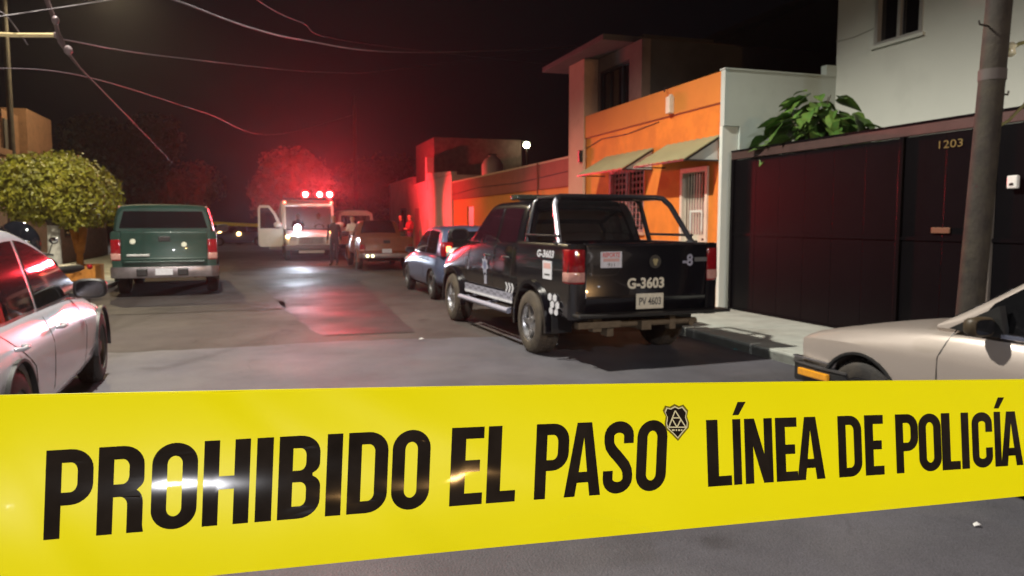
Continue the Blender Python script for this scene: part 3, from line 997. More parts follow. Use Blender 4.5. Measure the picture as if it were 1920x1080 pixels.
# the twisted drop bundle with its joint
bun = thing('cable_bundle', 'thick twisted cable bundle with taped joints hanging down at top left', 'cable', world=Vector((0, 0, 0)))
bp_ = [unproj(80, -20, 7.2), unproj(104, 42, 7.3), unproj(112, 78, 7.4), unproj(126, 98, 7.5), unproj(150, 128, 7.9), unproj(190, 168, 8.6), unproj(330, 312, 24)]
MB().tube(bp_, [.024, .020, .022, .016, .010, .007, .004], 8).build('cable', mat('bundle_rubber', (.10, .065, .065), .6, var=.3, vscale=12), bun, smooth=60)
MB().tube([bp_[0] + Vector((.03, 0, 0)), bp_[1] + Vector((-.02, 0, .01)), bp_[2] + Vector((.03, .01, 0)), bp_[3] + Vector((-.02, 0, 0))], .012, 6).build('cable', mat('bundle_rubber', (.10, .065, .065), .6), bun, smooth=60)
MB().sphere(unproj(128, 94, 7.45), .04, 10, (1, 1, 1.2)).build('joint', mat('taped_joint', (.17, .125, .13), .5), bun, smooth=60)
MB().sphere(unproj(104, 38, 7.28), .035, 10, (1, 1, 1.2)).build('joint', mat('taped_joint', (.17, .125, .13), .5), bun, smooth=60)
sb_ = thing('lamp_bracket', 'thin steel street lamp bracket lit yellow at the top left edge', 'bracket', world=Vector((0, 0, 0)))
MB().tube([unproj(-60, 62, 7.1), unproj(30, 66, 7.25), unproj(106, 66, 7.38)], .022, 8).build('bar', mat('yellow_lit_bar', (.62, .50, .26), .35, .5), sb_, smooth=60)  # yellow lamp light is put into the colour of the steel
MB().sphere(unproj(106, 66, 7.38), .034, 8).build('clamp', mat('taped_joint', (.17, .125, .13), .5), sb_, smooth=60)


# ================================================================== TREES AND PLANTS
def leaf_cloud(rng, n, place, size, aspect=.55):
    """many small folded leaves, one mesh; place(rng) -> position, outward direction"""
    mb = MB()
    for _ in range(n):
        p, d = place(rng)
        d = (Vector(d) + Vector((rng.gauss(0, .6), rng.gauss(0, .6), rng.gauss(0, .6)))).normalized()
        u = d.cross(Vector((rng.gauss(0, 1), rng.gauss(0, 1), rng.gauss(0, 1)))).normalized()
        w = d.cross(u)
        s = size * rng.uniform(.6, 1.35)
        a = Vector(p)
        mb.add([a - u * s * .5, a + w * s * aspect * .5 + d * s * .08, a + u * s * .5, a - w * s * aspect * .5 + d * s * .08],
               [(0, 1, 2), (0, 2, 3)])
    return mb


def crown_place(lobes, shell=.35, low=-9):
    def f(rng):
        while True:
            c, r = rng.choices(lobes, [l[1][0] * l[1][1] for l in lobes])[0]
            v = Vector((rng.gauss(0, 1), rng.gauss(0, 1), rng.gauss(0, 1))).normalized()
            k = 1 - shell * rng.random() ** 1.5
            b = 1 + .20 * noise.noise(Vector(v) * 2.6 + Vector(c) * 3) + .17 * noise.noise(Vector(v) * 6.5 + Vector(c))
            if noise.noise(Vector(v) * 4.3 + Vector(c) * 2) < -.28 and rng.random() < .8:
                k *= .72
            p = Vector(c) + Vector((v.x * r[0], v.y * r[1], v.z * r[2])) * k * b
            if p.z > low:
                return p, v
    return f


def tree(name, label, s, t, lobes, n, size, trunk, leafm, barkm, group=None, seed=1, low=-9, forks=None, base=.1, shell=.35):
    o = thing(name, label, 'tree', s, t, base, group=group)
    rng = random.Random(seed)
    tb = MB()
    r, h = trunk
    tb.tube([(0, 0, -.1), (.01, .0, .15), (.02, .01, h * .5), (0, 0, h)], [r * 1.3, r * 1.02, r * .9, r * .8], 12)
    tr = tb.build('trunk', barkm, o, smooth=50)
    for (c, rr) in lobes[:6]:
        MB().tube([(0, 0, h * .97), (c[0] * .4, c[1] * .4, h + (c[2] - h) * .5), (c[0] * .9, c[1] * .9, c[2] + rr[2] * .3)],
                  [r * .6, r * .38, r * .1], 8).build('limb', M_BARK if forks is None else barkm, o, smooth=50)
    k = leaf_cloud(rng, n, crown_place(lobes, shell, low), size).build('crown', leafm, o, fix=False)
    k['kind'] = 'stuff'
    return o


tree('ficus_tree', 'clipped round tree with white limewashed trunk beside the green pickup', 18.3, -4.32,
     [((0, .10, 2.10), (1.0, .86, .74)), ((.2, .50, 2.02), (.75, .52, .66)), ((-.1, -.42, 2.02), (.8, .58, .78)), ((0, .45, 2.40), (.8, .50, .44)), ((0, -.25, 2.42), (.8, .55, .44))],
     14500, .10, (.15, 1.35), M_LEAF_F, M_LIME, group='clipped trees on the left pavement', seed=4, low=1.15)
tf = tree('ficus_tree', 'clipped tree on an orange painted forked trunk left of the green pickup', 20.0, -4.2,
          [((0, -.12, 1.95), (.9, .85, .80)), ((.1, .4, 2.0), (.8, .7, .75))],
          7000, .11, (.09, .75), M_LEAF_F, M_ORTRUNK, group='clipped trees on the left pavement', seed=9, low=1.3, forks=1)
for sg in (-1, 1):
    MB().tube([(0, .0, .7), (0, sg * .10, 1.2), (0, sg * .2, 1.75)], [.10, .085, .07], 10).build('fork', M_ORTRUNK, tf, smooth=50)
pbx = thing('planter', 'low orange painted planter box at the foot of the forked tree', 'planter', 19.75, -4.25, .1)
for (a, b) in (((-.5, -.5, 0), (.5, -.42, .42)), ((-.5, .42, 0), (.5, .5, .42)), ((-.5, -.42, 0), (-.42, .42, .42)), ((.42, -.42, 0), (.5, .42, .42))):
    MB().b2(a, b).build('side', M_ORTRUNK, pbx, bevel=.01)
MB().b2((-.42, -.42, .05), (.42, .42, .34)).build('soil', M_GROUND, pbx)

for i, (s, t, c, n, sd, m, lab) in enumerate((
        (45.5, 1.45, [((0, 0, 3.9), (2.0, 1.95, 2.0)), ((0, 1.1, 3.0), (1.4, 1.3, 1.5)), ((0, -1.2, 3.5), (1.4, 1.4, 1.6))], 8000, 11, M_LEAF_PALE, 'distant grey green tree lit red directly behind the ambulance'),
        (57, -6.5, [((0, 0, 3.5), (2.2, 2.6, 1.7)), ((0, 2.2, 3.2), (1.8, 1.9, 1.4)), ((0, -2, 4.2), (1.8, 1.8, 1.6))], 6500, 12, M_LEAF_PALE, 'distant pale green tree left of the ambulance beyond the crossing'),
        (61, -13, [((0, 0, 4.5), (3, 3.6, 2.6)), ((0, 3, 3.6), (2.4, 2.4, 2)), ((0, -3, 5), (2.4, 2.4, 2.2))], 7000, 13, M_LEAF_DK, 'big dark tree far off above the roof of the green pickup'),
        (50, -8.0, [((0, 0, 5.0), (2.6, 2.7, 2.0)), ((0, 1.6, 6.4), (1.8, 1.8, 1.5)), ((1, -1.6, 6.6), (2.0, 1.8, 1.6))], 7000, 14, M_LEAF_DK, 'tall dark street tree in the middle distance on the left'),
        (56, 7.5, [((0, 0, 4), (2.8, 2.8, 2.4)), ((0, -2, 4.6), (2.4, 2, 2))], 5500, 15, M_LEAF_DK, 'dark tree far off right of the ambulance'))):
    tree('street_tree', lab, s, t, c, n, .30, (.2, 2.0), m, M_BARK, seed=sd, base=0, shell=.6)


def plant(label, s, t, z, leaves, rng, size, spread, hgt_, m, stems=7, name='shrub', group=None):
    o = thing(name, label, 'plant', s, t, z, group=group)
    for k in range(stems):
        an = rng.uniform(0, 2 * pi)
        rr = rng.uniform(.3, 1)
        MB().tube([(0, 0, 0), (cos(an) * spread[0] * .3 * rr, sin(an) * spread[1] * .3 * rr, hgt_ * .5),
                   (cos(an) * spread[0] * .8 * rr, sin(an) * spread[1] * .8 * rr, hgt_ * rng.uniform(.7, .95))], [.016, .012, .006], 6).build('stem', M_BARK, o)
    shapes = []
    for q in range(3):
        mb = MB()
        W_ = (.30, .36, .42)[q]
        prof = [(0, .0), (.12, .7), (.3, 1), (.55, .85), (.8, .45), (1, 0)]
        vs = []
        for (x, w) in prof:
            zz = -.28 * x * x
            vs += [(x, -w * W_, zz + .10 * w), (x, 0, zz), (x, w * W_, zz + .10 * w)]
        fs = []
        for i in range(len(prof) - 1):
            for j in (0, 1):
                fs.append((i * 3 + j, i * 3 + j + 1, i * 3 + 4 + j, i * 3 + 3 + j))
        mb.add(vs, fs)
        shapes.append(mb.mesh('leaf', m, 60, fix=False))
    for k in range(leaves):
        an = rng.uniform(0, 2 * pi)
        rr = sqrt(rng.random())
        x, y = cos(an) * spread[0] * rr, sin(an) * spread[1] * rr
        zt = hgt_ * (1 - .65 * rr * rr) * rng.uniform(.35, 1.05)
        lf = bpy.data.objects.new('leaf', rng.choice(shapes))
        COL.objects.link(lf)
        lf.parent = o
        lf.location = (x, y, zt)
        sc = size * rng.uniform(.65, 1.25)
        lf.scale = (sc, sc, sc)
        lf.rotation_euler = (rng.uniform(-.5, .5), rng.uniform(-.2, .95), an + rng.uniform(-.9, .9))
    return o


rg = random.Random(21)
plant('broad leaved green plant spilling over the top of the black gate', 9.15, 7.62, 2.35, 150, rg, .34, (1.08, .38), 1.05, M_LEAF_BIG)
plant('small leafy shrub by the wall ahead of the blue hatchback', 20.6, 5.9, .1, 60, rg, .28, (.8, .6), 1.45, M_LEAF_BIG)
plant('dark straggly shrub on the roof beside the water tank', 26.0, 8.8, 2.98, 40, rg, .3, (1.1, .6), .75, M_LEAF_DK)

# ================================================================== VEHICLES
def loft(mb, stations):
    n = len(stations[0][1])
    full = []
    for (x, half) in stations:
        ring = [(x, y, z) for (y, z) in half] + [(x, -y, z) for (y, z) in half[-2:0:-1]]
        full.append(ring)
    m = len(full[0])
    vs = [p for r in full for p in r]
    fs = []
    for i in range(len(full) - 1):
        for k in range(m):
            k2 = (k + 1) % m
            fs.append((i * m + k, i * m + k2, (i + 1) * m + k2, (i + 1) * m + k))
    # end caps as quads between mirrored points
    for base, flip in ((0, False), ((len(full) - 1) * m, True)):
        for k in range(n - 1):
            a, b = k, k + 1
            am, bm_ = (m - a) % m, (m - b) % m
            idx = [base + a, base + b, base + bm_, base + am]
            idx = list(dict.fromkeys(idx))
            if len(idx) >= 3:
                fs.append(tuple(idx if flip else idx[::-1]))
    return mb.add(vs, fs)


def half_ring(w, zb, zc, zt, wt, ztop):
    return [(0, zb), (w * .55, zb), (w * .86, zb + .015), (w * .965, zb + .07), (w * .992, zb + .45 * (zc - zb)), (w, zc - .05),
            (w * .996, zc), (wt + (w - wt) * .35, zc + .7 * (zt - zc)), (wt, zt - .012), (wt - .035, zt + .004),
            (wt * .62, zt + .62 * (ztop - zt)), (wt * .3, zt + .92 * (ztop - zt)), (0, ztop)]


def arch_cut(x, z, r, w, depth=.34):
    c = MB()
    for sg in (1, -1):
        M = Matrix.Translation((x, sg * (w + .12), z)) @ Matrix.Rotation(sg * pi / 2, 4, 'X')
        c.lathe([(0, r), (depth + .12, r)], 28, M)
    return c


class Glass:
    """greenhouse surface: profile (x, ztop) rear to front; side y(x, z)"""

    def __init__(self, prof, zb, yb, k, k2=0, r=.07, crown=.03, taper=0, xt=0, taper_r=0, xr=0):
        self.p, self.zb, self.yb, self.k, self.k2, self.r, self.crown = prof, zb, yb, k, k2, r, crown
        self.taper, self.xt, self.taper_r, self.xr = taper, xt, taper_r, xr

    def y(self, x, z):
        d = max(0, z - self.zb)
        return self.yb - self.k * d - self.k2 * d * d - self.taper * max(0, x - self.xt) - self.taper_r * max(0, self.xr - x)

    def ztop(self, x):
        p = self.p
        if x <= p[0][0]:
            return p[0][1]
        for i in range(len(p) - 1):
            if p[i][0] <= x <= p[i + 1][0]:
                u = (x - p[i][0]) / (p[i + 1][0] - p[i][0] + 1e-9)
                return p[i][1] + (p[i + 1][1] - p[i][1]) * u
        return p[-1][1]

    def dense(self, n=4):
        out = []
        p = self.p
        for i in range(len(p) - 1):
            for k in range(n):
                # catmull-rom for a smooth roofline
                a = Vector(p[max(0, i - 1)]); b = Vector(p[i]); c = Vector(p[i + 1]); d = Vector(p[min(len(p) - 1, i + 2)])
                u = k / n
                q = 0.5 * ((2 * b) + (-a + c) * u + (2 * a - 5 * b + 4 * c - d) * u * u + (-a + 3 * b - 3 * c + d) * u ** 3)
                out.append((q.x, q.y))
        out.append(p[-1])
        return out

    def shell(self, name, m, parent):
        self.p = self.dense()
        st = []
        for (x, zt) in self.p:
            r = min(self.r, max(.005, (zt - self.zb) * .6))
            half = [(0, self.zb - .03), (self.y(x, self.zb) - .02, self.zb - .03)]
            for j in range(6):
                z = self.zb + (zt - r - self.zb) * j / 5
                half.append((self.y(x, z), z))
            y0 = self.y(x, zt - r)
            for j in (1, 2, 3):
                a = j / 4 * pi / 2
                half.append((y0 - r * .9 * (1 - cos(a)) - self.k * r * sin(a), zt - r + r * sin(a)))
            yt = y0 - r * .95
            for f in (1, .7, .35, 0):
                half.append((yt * f, zt + self.crown * (1 - f * f)))
            st.append((x, half))
        mb = MB()
        loft(mb, st)
        return mb.build(name, m, parent, smooth=32)

    def side(self, name, m, parent, xa, xb, sa, sb, lo, margin, sg=1, off=.007, ztmax=9, nx=10, nz=6):
        mb = MB()

        def P(u, v):
            # find the top for this column
            x = xa + (xb - xa) * u
            hi = min(self.ztop(x) - margin, ztmax)
            for _ in range(4):
                dz = hi - lo
                x2 = (xa + sa * dz) + ((xb + sb * dz) - (xa + sa * dz)) * u
                hi = max(lo + .012, min(self.ztop(x2) - margin, ztmax))
            z = lo + (hi - lo) * v
            dz = z - lo
            x = (xa + sa * dz) + ((xb + sb * dz) - (xa + sa * dz)) * u
            return Vector((x, sg * (self.y(x, z) + off), z))
        mb.grid(P, nx, nz)
        n = (nx + 1) * (nz + 1)
        mb.grid(lambda u, v: P(u, v) - Vector((0, sg * (off + .012), 0)), nx, nz)
        # rim
        e = [i for i in range(nx + 1)] + [j * (nx + 1) + nx for j in range(1, nz + 1)] + \
            [nz * (nx + 1) + i for i in range(nx - 1, -1, -1)] + [j * (nx + 1) for j in range(nz - 1, 0, -1)]
        o = 0
        fs = [(e[i], e[(i + 1) % len(e)], n + e[(i + 1) % len(e)], n + e[i]) for i in range(len(e))]
        mb.f += fs
        mb.mi += [0] * len(fs)
        return mb.build(name, m, parent, smooth=30)

    def screen(self, name, m, parent, i0, i1, inset=.05, off=.008, crown=True, ny=10):
        """glass on the top surface between profile indices (of the dense profile)"""
        seg = self.p[i0:i1 + 1]

        def P(u, v):
            f = v * (len(seg) - 1)
            i = min(int(f), len(seg) - 2)
            q = f - i
            x = seg[i][0] + (seg[i + 1][0] - seg[i][0]) * q
            zt = seg[i][1] + (seg[i + 1][1] - seg[i][1]) * q
            dx, dz = seg[i + 1][0] - seg[i][0], seg[i + 1][1] - seg[i][1]
            L = sqrt(dx * dx + dz * dz) + 1e-9
            r = min(self.r, max(.005, (zt - self.zb) * .6))
            yt = max(.05, self.y(x, zt - r) - r * .95 - inset)
            y = yt * (2 * u - 1)
            yy = y / (yt + inset)
            return Vector((x - dz / L * off, y, zt + self.crown * (1 - yy * yy) + dx / L * off))
        mb = MB()
        mb.grid(P, ny, max(2, i1 - i0))
        return mb.build(name, m, parent, smooth=40, solid=.008)


WHEELS = {}


def wheel(parent, x, y, r, w, side, style='alloy', tyre=None, turn=0, z=None, label=None):
    key = (round(r, 3), round(w, 3), style, (tyre or M_RUBBER).name)
    if key not in WHEELS:
        tb = MB()
        rr = r * .62
        tb.lathe([(-w / 2, rr), (-w / 2 - .004, rr + .02), (-w / 2, r * .84), (-w * .43, r * .955), (-w * .30, r), (w * .30, r), (w * .43, r * .955), (w / 2, r * .84), (w / 2 + .004, rr + .02), (w / 2, rr), (w * .2, rr * .97), (-w * .2, rr * .97), (-w / 2, rr)], 36)
        # tread blocks
        for k in range(36):
            a = 2 * pi * k / 36
            for zz in (-w * .24, w * .02, w * .24):
                M = Matrix.Rotation(a + (zz * .9), 4, 'Z') @ Matrix.Translation((r * 1.0, 0, zz))
                tb.box((0, 0, 0), (.012, r * .11, w * .17), M)
        rb = MB()
        rb.lathe([(-w * .3, rr * .96), (w * .38, rr * .985), (w * .44, rr * .99), (w * .42, rr * .90), (w * .2, rr * .84), (w * .10, rr * .3), (w * .12, .0001)], 30)
        n = 5 if style == 'alloy' else 8
        for k in range(n):
            a = 2 * pi * k / n
            M = Matrix.Rotation(a, 4, 'Z')
            if style == 'alloy':
                rb.extr([(rr * .12, -.034), (rr * .88, -.026), (rr * .93, .026), (rr * .12, .034)], w * .12, w * .36, 'z', M)
            else:
                rb.lathe([(w * .16, .02), (w * .2, .018)], 8, M @ Matrix.Translation((rr * .68, 0, 0)))
        rb.lathe([(w * .1, .075), (w * .36, .07), (w * .40, .045), (w * .41, .0001)], 16)
        for k in range(5):
            a = 2 * pi * (k + .5) / 5
            rb.lathe([(w * .3, .012), (w * .41, .011)], 6, Matrix.Rotation(a, 4, 'Z') @ Matrix.Translation((.052, 0, 0)))
        WHEELS[key] = (tb.mesh('wheel', tyre or M_RUBBER, 40), rb.mesh('rim', M_RIM if style == 'alloy' else M_RIM_DARK, 35))
    tm, rm = WHEELS[key]
    o = bpy.data.objects.new('wheel', tm)
    COL.objects.link(o)
    o.parent = parent
    o.location = (x, y, r if z is None else z)
    o.rotation_euler = (-side * pi / 2, 0, turn)
    q = bpy.data.objects.new('rim', rm)
    COL.objects.link(q)
    q.parent = o
    return o


def plate(parent, o, xa, txt, w=.36, h=.16, m=None, name='number_plate'):
    M = basis(o, xa, (0, 0, 1))
    mb = MB().box((0, 0, 0), (w, h, .012), M)
    p = mb.build(name, m or M_PLATE, parent, bevel=.004)
    if txt:
        text(p, 'lettering', txt, M @ Matrix.Translation((0, 0, .0085)), h * .5, M_PRINT_DARK, width=w * .8, off=.02)
    return p


def mirror(parent, m, x, y, z, sg, sc=1.0, face=1):
    mb = MB()
    loft(mb, [(x - .02, [(0, 0), (.001, .0), (.001, .0), (0, .0)])]) if False else None
    pts = []
    st = []
    for (dx, k) in ((-.055, .86), (-.035, 1.0), (.0, 1.0), (.05, .82), (.085, .45)):
        st.append((dx, k))
    vs, fs = [], []
    n = 16
    for (dx, k) in st:
        for i in range(n):
            a = 2 * pi * i / n
            ex = abs(cos(a)) ** .6 * (1 if cos(a) > 0 else -1)
            ez = abs(sin(a)) ** .6 * (1 if sin(a) > 0 else -1)
            vs.append((x + dx * sc, y + sg * (.145 + .115 * ex * k) * sc, z + .075 * ez * k * sc))
    for j in range(len(st) - 1):
        for i in range(n):
            fs.append((j * n + i, j * n + (i + 1) % n, (j + 1) * n + (i + 1) % n, (j + 1) * n + i))
    fs += [tuple(range(n)), tuple((len(st) - 1) * n + i for i in range(n))]
    mb.add(vs, fs)
    mb.bar((x + .02, y - sg * .02, z - .05 * sc), (x + .02, y + sg * .09 * sc, z - .045 * sc), .05 * sc, .03 * sc)
    o = mb.build('mirror', m, parent, smooth=50)
    g = MB()
    vs = []
    for i in range(n):
        a = 2 * pi * i / n
        ex = abs(cos(a)) ** .6 * (1 if cos(a) > 0 else -1)
        ez = abs(sin(a)) ** .6 * (1 if sin(a) > 0 else -1)
        vs.append((x - .058 * sc, y + sg * (.145 + .09 * ex) * sc, z + .058 * ez * sc))
    g.add(vs, [tuple(range(n))])
    g.build('mirror_glass', mat('dim_mirror', (.10, .10, .11), .12, .9), o, solid=.004)
    return o


def handle(parent, m, x, y, z, sg, L=.17):
    mb = MB()
    mb.tube([(x - L / 2, y - sg * .01, z), (x - L / 2 + .02, y + sg * .028, z), (x, y + sg * .034, z + .003), (x + L / 2 - .02, y + sg * .028, z), (x + L / 2, y - sg * .01, z)],
            [.012, .014, .014, .014, .012], 8)
    return mb.build('handle', m, parent, smooth=60)


def seam(parent, pts, w=.005, name='door_seam', z0=None):
    """a shallow dark joint laid on the body; pts are (x, y side, z)"""
    from mathutils.bvhtree import BVHTree
    trees = []
    for c in parent.children:
        if c.name.split('.')[0] in ('body', 'bed', 'cab', 'cabin'):
            trees.append(BVHTree.FromPolygons([v.co.copy() for v in c.data.vertices], [tuple(p.vertices) for p in c.data.polygons]))
    sg = 1 if pts[0][1] > 0 else -1
    dense = []
    for a, b in zip(pts[:-1], pts[1:]):
        for k in range(5):
            dense.append(Vector(a).lerp(Vector(b), k / 5))
    dense.append(Vector(pts[-1]))
    q = []
    for p in dense:
        best = None
        for tr in trees:
            hit = tr.ray_cast(Vector((p.x, sg * 3, p.z)), Vector((0, -sg, 0)))
            if hit[0] is not None and (best is None or abs(hit[0].y) > abs(best.y)):
                best = hit[0]
        if best is not None:
            q.append(best + Vector((0, sg * .0006, 0)))
    mb = MB()
    for a, b in zip(q[:-1], q[1:]):
        if (a - b).length > 1e-4:
            mb.bar(a, b, w, .004, up=(0, sg, 0))
    if not q:
        return None
    return mb.build(name, M_PLASTIC, parent)


def car(name, label, s, t, yaw, paint, st, glass, wb, W, rw, style='alloy', group=None, tyre_w=.20, turn=0, glassm=None, sub=1, crease=0):
    root = thing(name, label, 'car', s, t, 0, yaw, group)
    mb = MB()
    loft(mb, [(x, half_ring(w, zb, zc, zt, wt, ztop)) for (x, w, zb, zc, zt, wt, ztop) in st])
    body = mb.build('body', paint, root, sub=sub, cut=[arch_cut(0, rw, rw + .045, W), arch_cut(wb, rw, rw + .045, W)], smooth=28, crease=((5, 6), 24, crease) if crease else None)
    ub = MB().b2((st[0][0] + .25, -W * .75, .18), (st[-1][0] - .3, W * .75, .34))
    ub.build('underbody', M_UNDER, root)
    glass.shell('cabin', paint, root)
    for (x, tr) in ((0, 0), (wb, turn)):
        for sg in (1, -1):
            wheel(root, x, sg * (W - tyre_w / 2 - .015), rw, tyre_w, sg, style, turn=tr)
    for x in (0, wb):
        for sg in (1, -1):
            MB().ring(x, rw, rw + .035, rw + .052, R(-5), R(185), sg * (W - .03), sg * (W + .004), 20).build('arch_lip', M_PLASTIC, root, smooth=40)
    return root, body


# ---- silver car, left edge ------------------------------------------------------
g = Glass([(-.85, .93), (-.35, 1.17), (.1, 1.36), (.5, 1.44), (.9, 1.455), (1.25, 1.415), (1.7, 1.30), (2.15, 1.12), (2.65, .90)], .90, .80, .20, .13, r=.09,
          taper=.0, xt=.0, taper_r=.10, xr=.1)
sil, sb = car('parked_car', 'silver car cut by the left edge with red lights mirrored in its side windows', 4.85, -2.25, R(2.6), M_SILVER,
              [(-1.0, .70, .36, .62, .84, .60, .90), (-.9, .82, .30, .66, .90, .72, .96), (-.4, .89, .24, .70, .92, .80, .96), (.4, .90, .20, .72, .915, .815, .95),
               (1.3, .90, .19, .71, .905, .815, .94), (2.1, .90, .19, .70, .895, .80, .93), (2.75, .895, .22, .68, .85, .77, .91), (3.3, .88, .24, .62, .75, .72, .83),
               (3.7, .80, .27, .55, .66, .62, .72), (3.85, .66, .32, .5, .58, .5, .62)], g, 3.0, .90, .335, 'steel', turn=R(0))
for sg in (-1, 1):
    w1 = g.side('rear_window', M_GLASS, sil, -.15, .84, .25, .02, .925, .075, sg)
    w2 = g.side('front_window', M_GLASS, sil, .92, 2.28, .02, -.1, .92, .070, sg)
    sm = MB()
    for k in range(14):
        pass
    seam(sil, [(.90, sg * .893, .30), (.90, sg * .905, .70), (.89, sg * .84, .90)])
    seam(sil, [(2.10, sg * .893, .28), (2.13, sg * .905, .60), (2.08, sg * .875, .80), (1.98, sg * .81, .90)])
    seam(sil, [(-.1, sg * .85, .88), (.36, sg * .905, .62), (.46, sg * .89, .30)])
    handle(sil, M_SILVER, 1.10, sg * .895, .775, sg)
    handle(sil, M_SILVER, .02, sg * .895, .785, sg)
    mirror(sil, M_PLASTIC, 2.02, sg * .80, .965, sg, 1.08)
    tl = MB().sphere((-.86, sg * .68, .80), .12, 12, (1.1, 1.0, .8)).build('tail_light', M_TAIL, sil, smooth=60)
    hl = MB().sphere((3.55, sg * .66, .62), .14, 12, (1.2, .9, .6)).build('headlight', M_FRAMEALU, sil, smooth=60)
g.screen('windshield', M_GLASS, sil, 21, 31)
g.screen('back_window', M_GLASS, sil, 1, 9)

# ---- beige sedan, right edge ------------------------------------------------------
g = Glass([(-.55, .92), (-.15, 1.22), (.15, 1.34), (.6, 1.385), (1.0, 1.37), (1.2, 1.325), (1.5, 1.13), (1.86, .91)], .89, .76, .26, .1, r=.06, taper=.02, xt=.5)
bei, bb = car('parked_car', 'champagne beige sedan at the right edge with amber marker in its black bumper', 1.5, 4.47, R(0), M_BEIGE,
              [(-.85, .70, .40, .66, .86, .62, .90), (-.78, .80, .32, .70, .89, .72, .92), (-.3, .83, .27, .735, .90, .765, .93), (.8, .835, .25, .75, .895, .77, .92),
               (1.4, .835, .25, .745, .888, .77, .915), (1.86, .835, .25, .735, .880, .76, .915), (2.35, .83, .27, .715, .815, .74, .865), (2.75, .815, .30, .695, .755, .71, .79),
               (2.96, .79, .34, .675, .715, .67, .735), (3.02, .76, .38, .64, .685, .64, .70)], g, 2.35, .835, .305, 'steel', tyre_w=.17, crease=.85)
for sg in (1, -1):
    g.side('front_window', M_GLASS, bei, .62, 1.62, .0, -.62, .915, .05, sg)
    g.side('rear_window', M_GLASS, bei, -.3, .54, .45, .0, .915, .05, sg)
    MB().bar((.55, sg * .772, .905), (1.42, sg * .772, .900), .014, .022).build('window_strip', mat('bluish_chrome', (.42, .47, .62), .22, .9), bei)
    # mirror base and housing
    mt = MB()
    mt.extr([(1.40, .89), (1.74, .90), (1.44, 1.06)], sg * .735, sg * .778, 'y')
    mt.build('quarter_trim', M_PLASTIC, bei)
    mirror(bei, mat('brown_plastic', (.055, .038, .02), .5), 1.50, sg * .74, .945, sg, .72)
    seam(bei, [(1.76, sg * .836, .28), (1.76, sg * .842, .73), (1.72, sg * .775, .895)])
    seam(bei, [(.58, sg * .836, .28), (.58, sg * .842, .73), (.58, sg * .78, .885)])
    handle(bei, M_PLASTIC, .74, sg * .835, .80, sg)
    MB().b2((2.62, sg * .80, .535), (2.99, sg * .832, .545)).build('side_trim', M_CHROME, bei)
    mk = MB().b2((2.60, sg * .835, .415), (2.90, sg * .862, .468))
    mk.build('side_marker', M_AMBER, bei, bevel=.008)
    MB().sphere((2.96, sg * .60, .60), .1, 10, (.7, 1.4, .6)).build('headlight', M_FRAMEALU, bei, smooth=60)
bm = MB()
pts = [(2.46, .83), (2.7, .85), (2.98, .82), (3.12, .70), (3.16, .3), (3.16, -.3), (3.12, -.70), (2.98, -.82), (2.7, -.85), (2.46, -.83)]
bm.extr(pts, .36, .50, 'z')
bm.build('bumper', M_PLASTIC, bei, bevel=.02, smooth=40)
cs = MB()
M_STRIP = mat('dull_trim', (.12, .115, .115), .4, .5)
cs.extr([(p[0] + (.006 if p[0] > 2.5 else 0), p[1] * 1.008) for p in pts], .490, .503, 'z')
cs.build('bumper_strip', M_STRIP, bei, smooth=40)
g.screen('windshield', M_GLASS, bei, 21, 27, inset=.03)
g.screen('back_window', M_GLASS, bei, 1, 7)
MB().tube([(1.7, .60, 1.0), (1.45, .62, 1.13)], .006, 6).build('wiper', M_PLASTIC, bei)

# ---- slate blue hatchback -----------------------------------------------------------
g = Glass([(-.62, .90), (-.52, 1.08), (-.38, 1.30), (-.15, 1.39), (.5, 1.42), (1.0, 1.40), (1.25, 1.33), (1.6, 1.12), (1.95, .90)], .88, .76, .20, .15, r=.07, taper=.03, xt=.5)
blu, _ = car('parked_car', 'slate blue hatchback parked ahead of the black police pickup', 14.45, 3.86, R(1), M_BLUE,
             [(-.72, .70, .34, .62, .84, .62, .90), (-.64, .79, .28, .66, .88, .72, .92), (0, .82, .22, .70, .885, .76, .92), (1.2, .82, .2, .70, .88, .76, .91),
              (1.9, .82, .2, .69, .87, .75, .90), (2.4, .81, .22, .66, .82, .73, .86), (2.9, .78, .26, .60, .72, .66, .77), (3.15, .68, .3, .52, .62, .54, .66)], g, 2.4, .82, .29, 'steel', tyre_w=.17)
for sg in (1, -1):
    g.side('front_window', M_GLASS, blu, .72, 1.75, .02, -.15, .905, .065, sg)
    g.side('rear_window', M_GLASS, blu, -.25, .64, .25, .02, .905, .065, sg)
    seam(blu, [(.68, sg * .818, .28), (.68, sg * .824, .70), (.66, sg * .77, .87)])
    handle(blu, M_PLASTIC, .82, sg * .815, .78, sg)
    mirror(blu, M_PLASTIC, 1.62, sg * .74, .93, sg, .95)
    tl = MB().b2((-.70, sg * .52, .86), (-.58, sg * .75, 1.14)).build('tail_light', M_TAIL, blu, bevel=.03, smooth=40)
    hl = MB().sphere((2.98, sg * .60, .66), .13, 12, (1.1, 1, .7)).build('headlight', M_FRAMEALU, blu, smooth=60)
MB().b2((-.715, .57, .96), (-.70, .66, 1.06)).build('tail_bulb', mat('lit_tail_lamp', (.6, .02, .02), .3, emit=(1, .30, .10), estr=6), blu, bevel=.01)
g.screen('back_window', M_GLASS, blu, 2, 8, inset=.06)
g.screen('windshield', M_GLASS, blu, 25, 31)
MB().b2((-.79, -.74, .34), (-.62, .74, .52)).build('bumper', M_BLUE, blu, bevel=.04, smooth=40)
plate(blu, (-.735, 0, .68), (0, -1, 0), '', .34, .15)

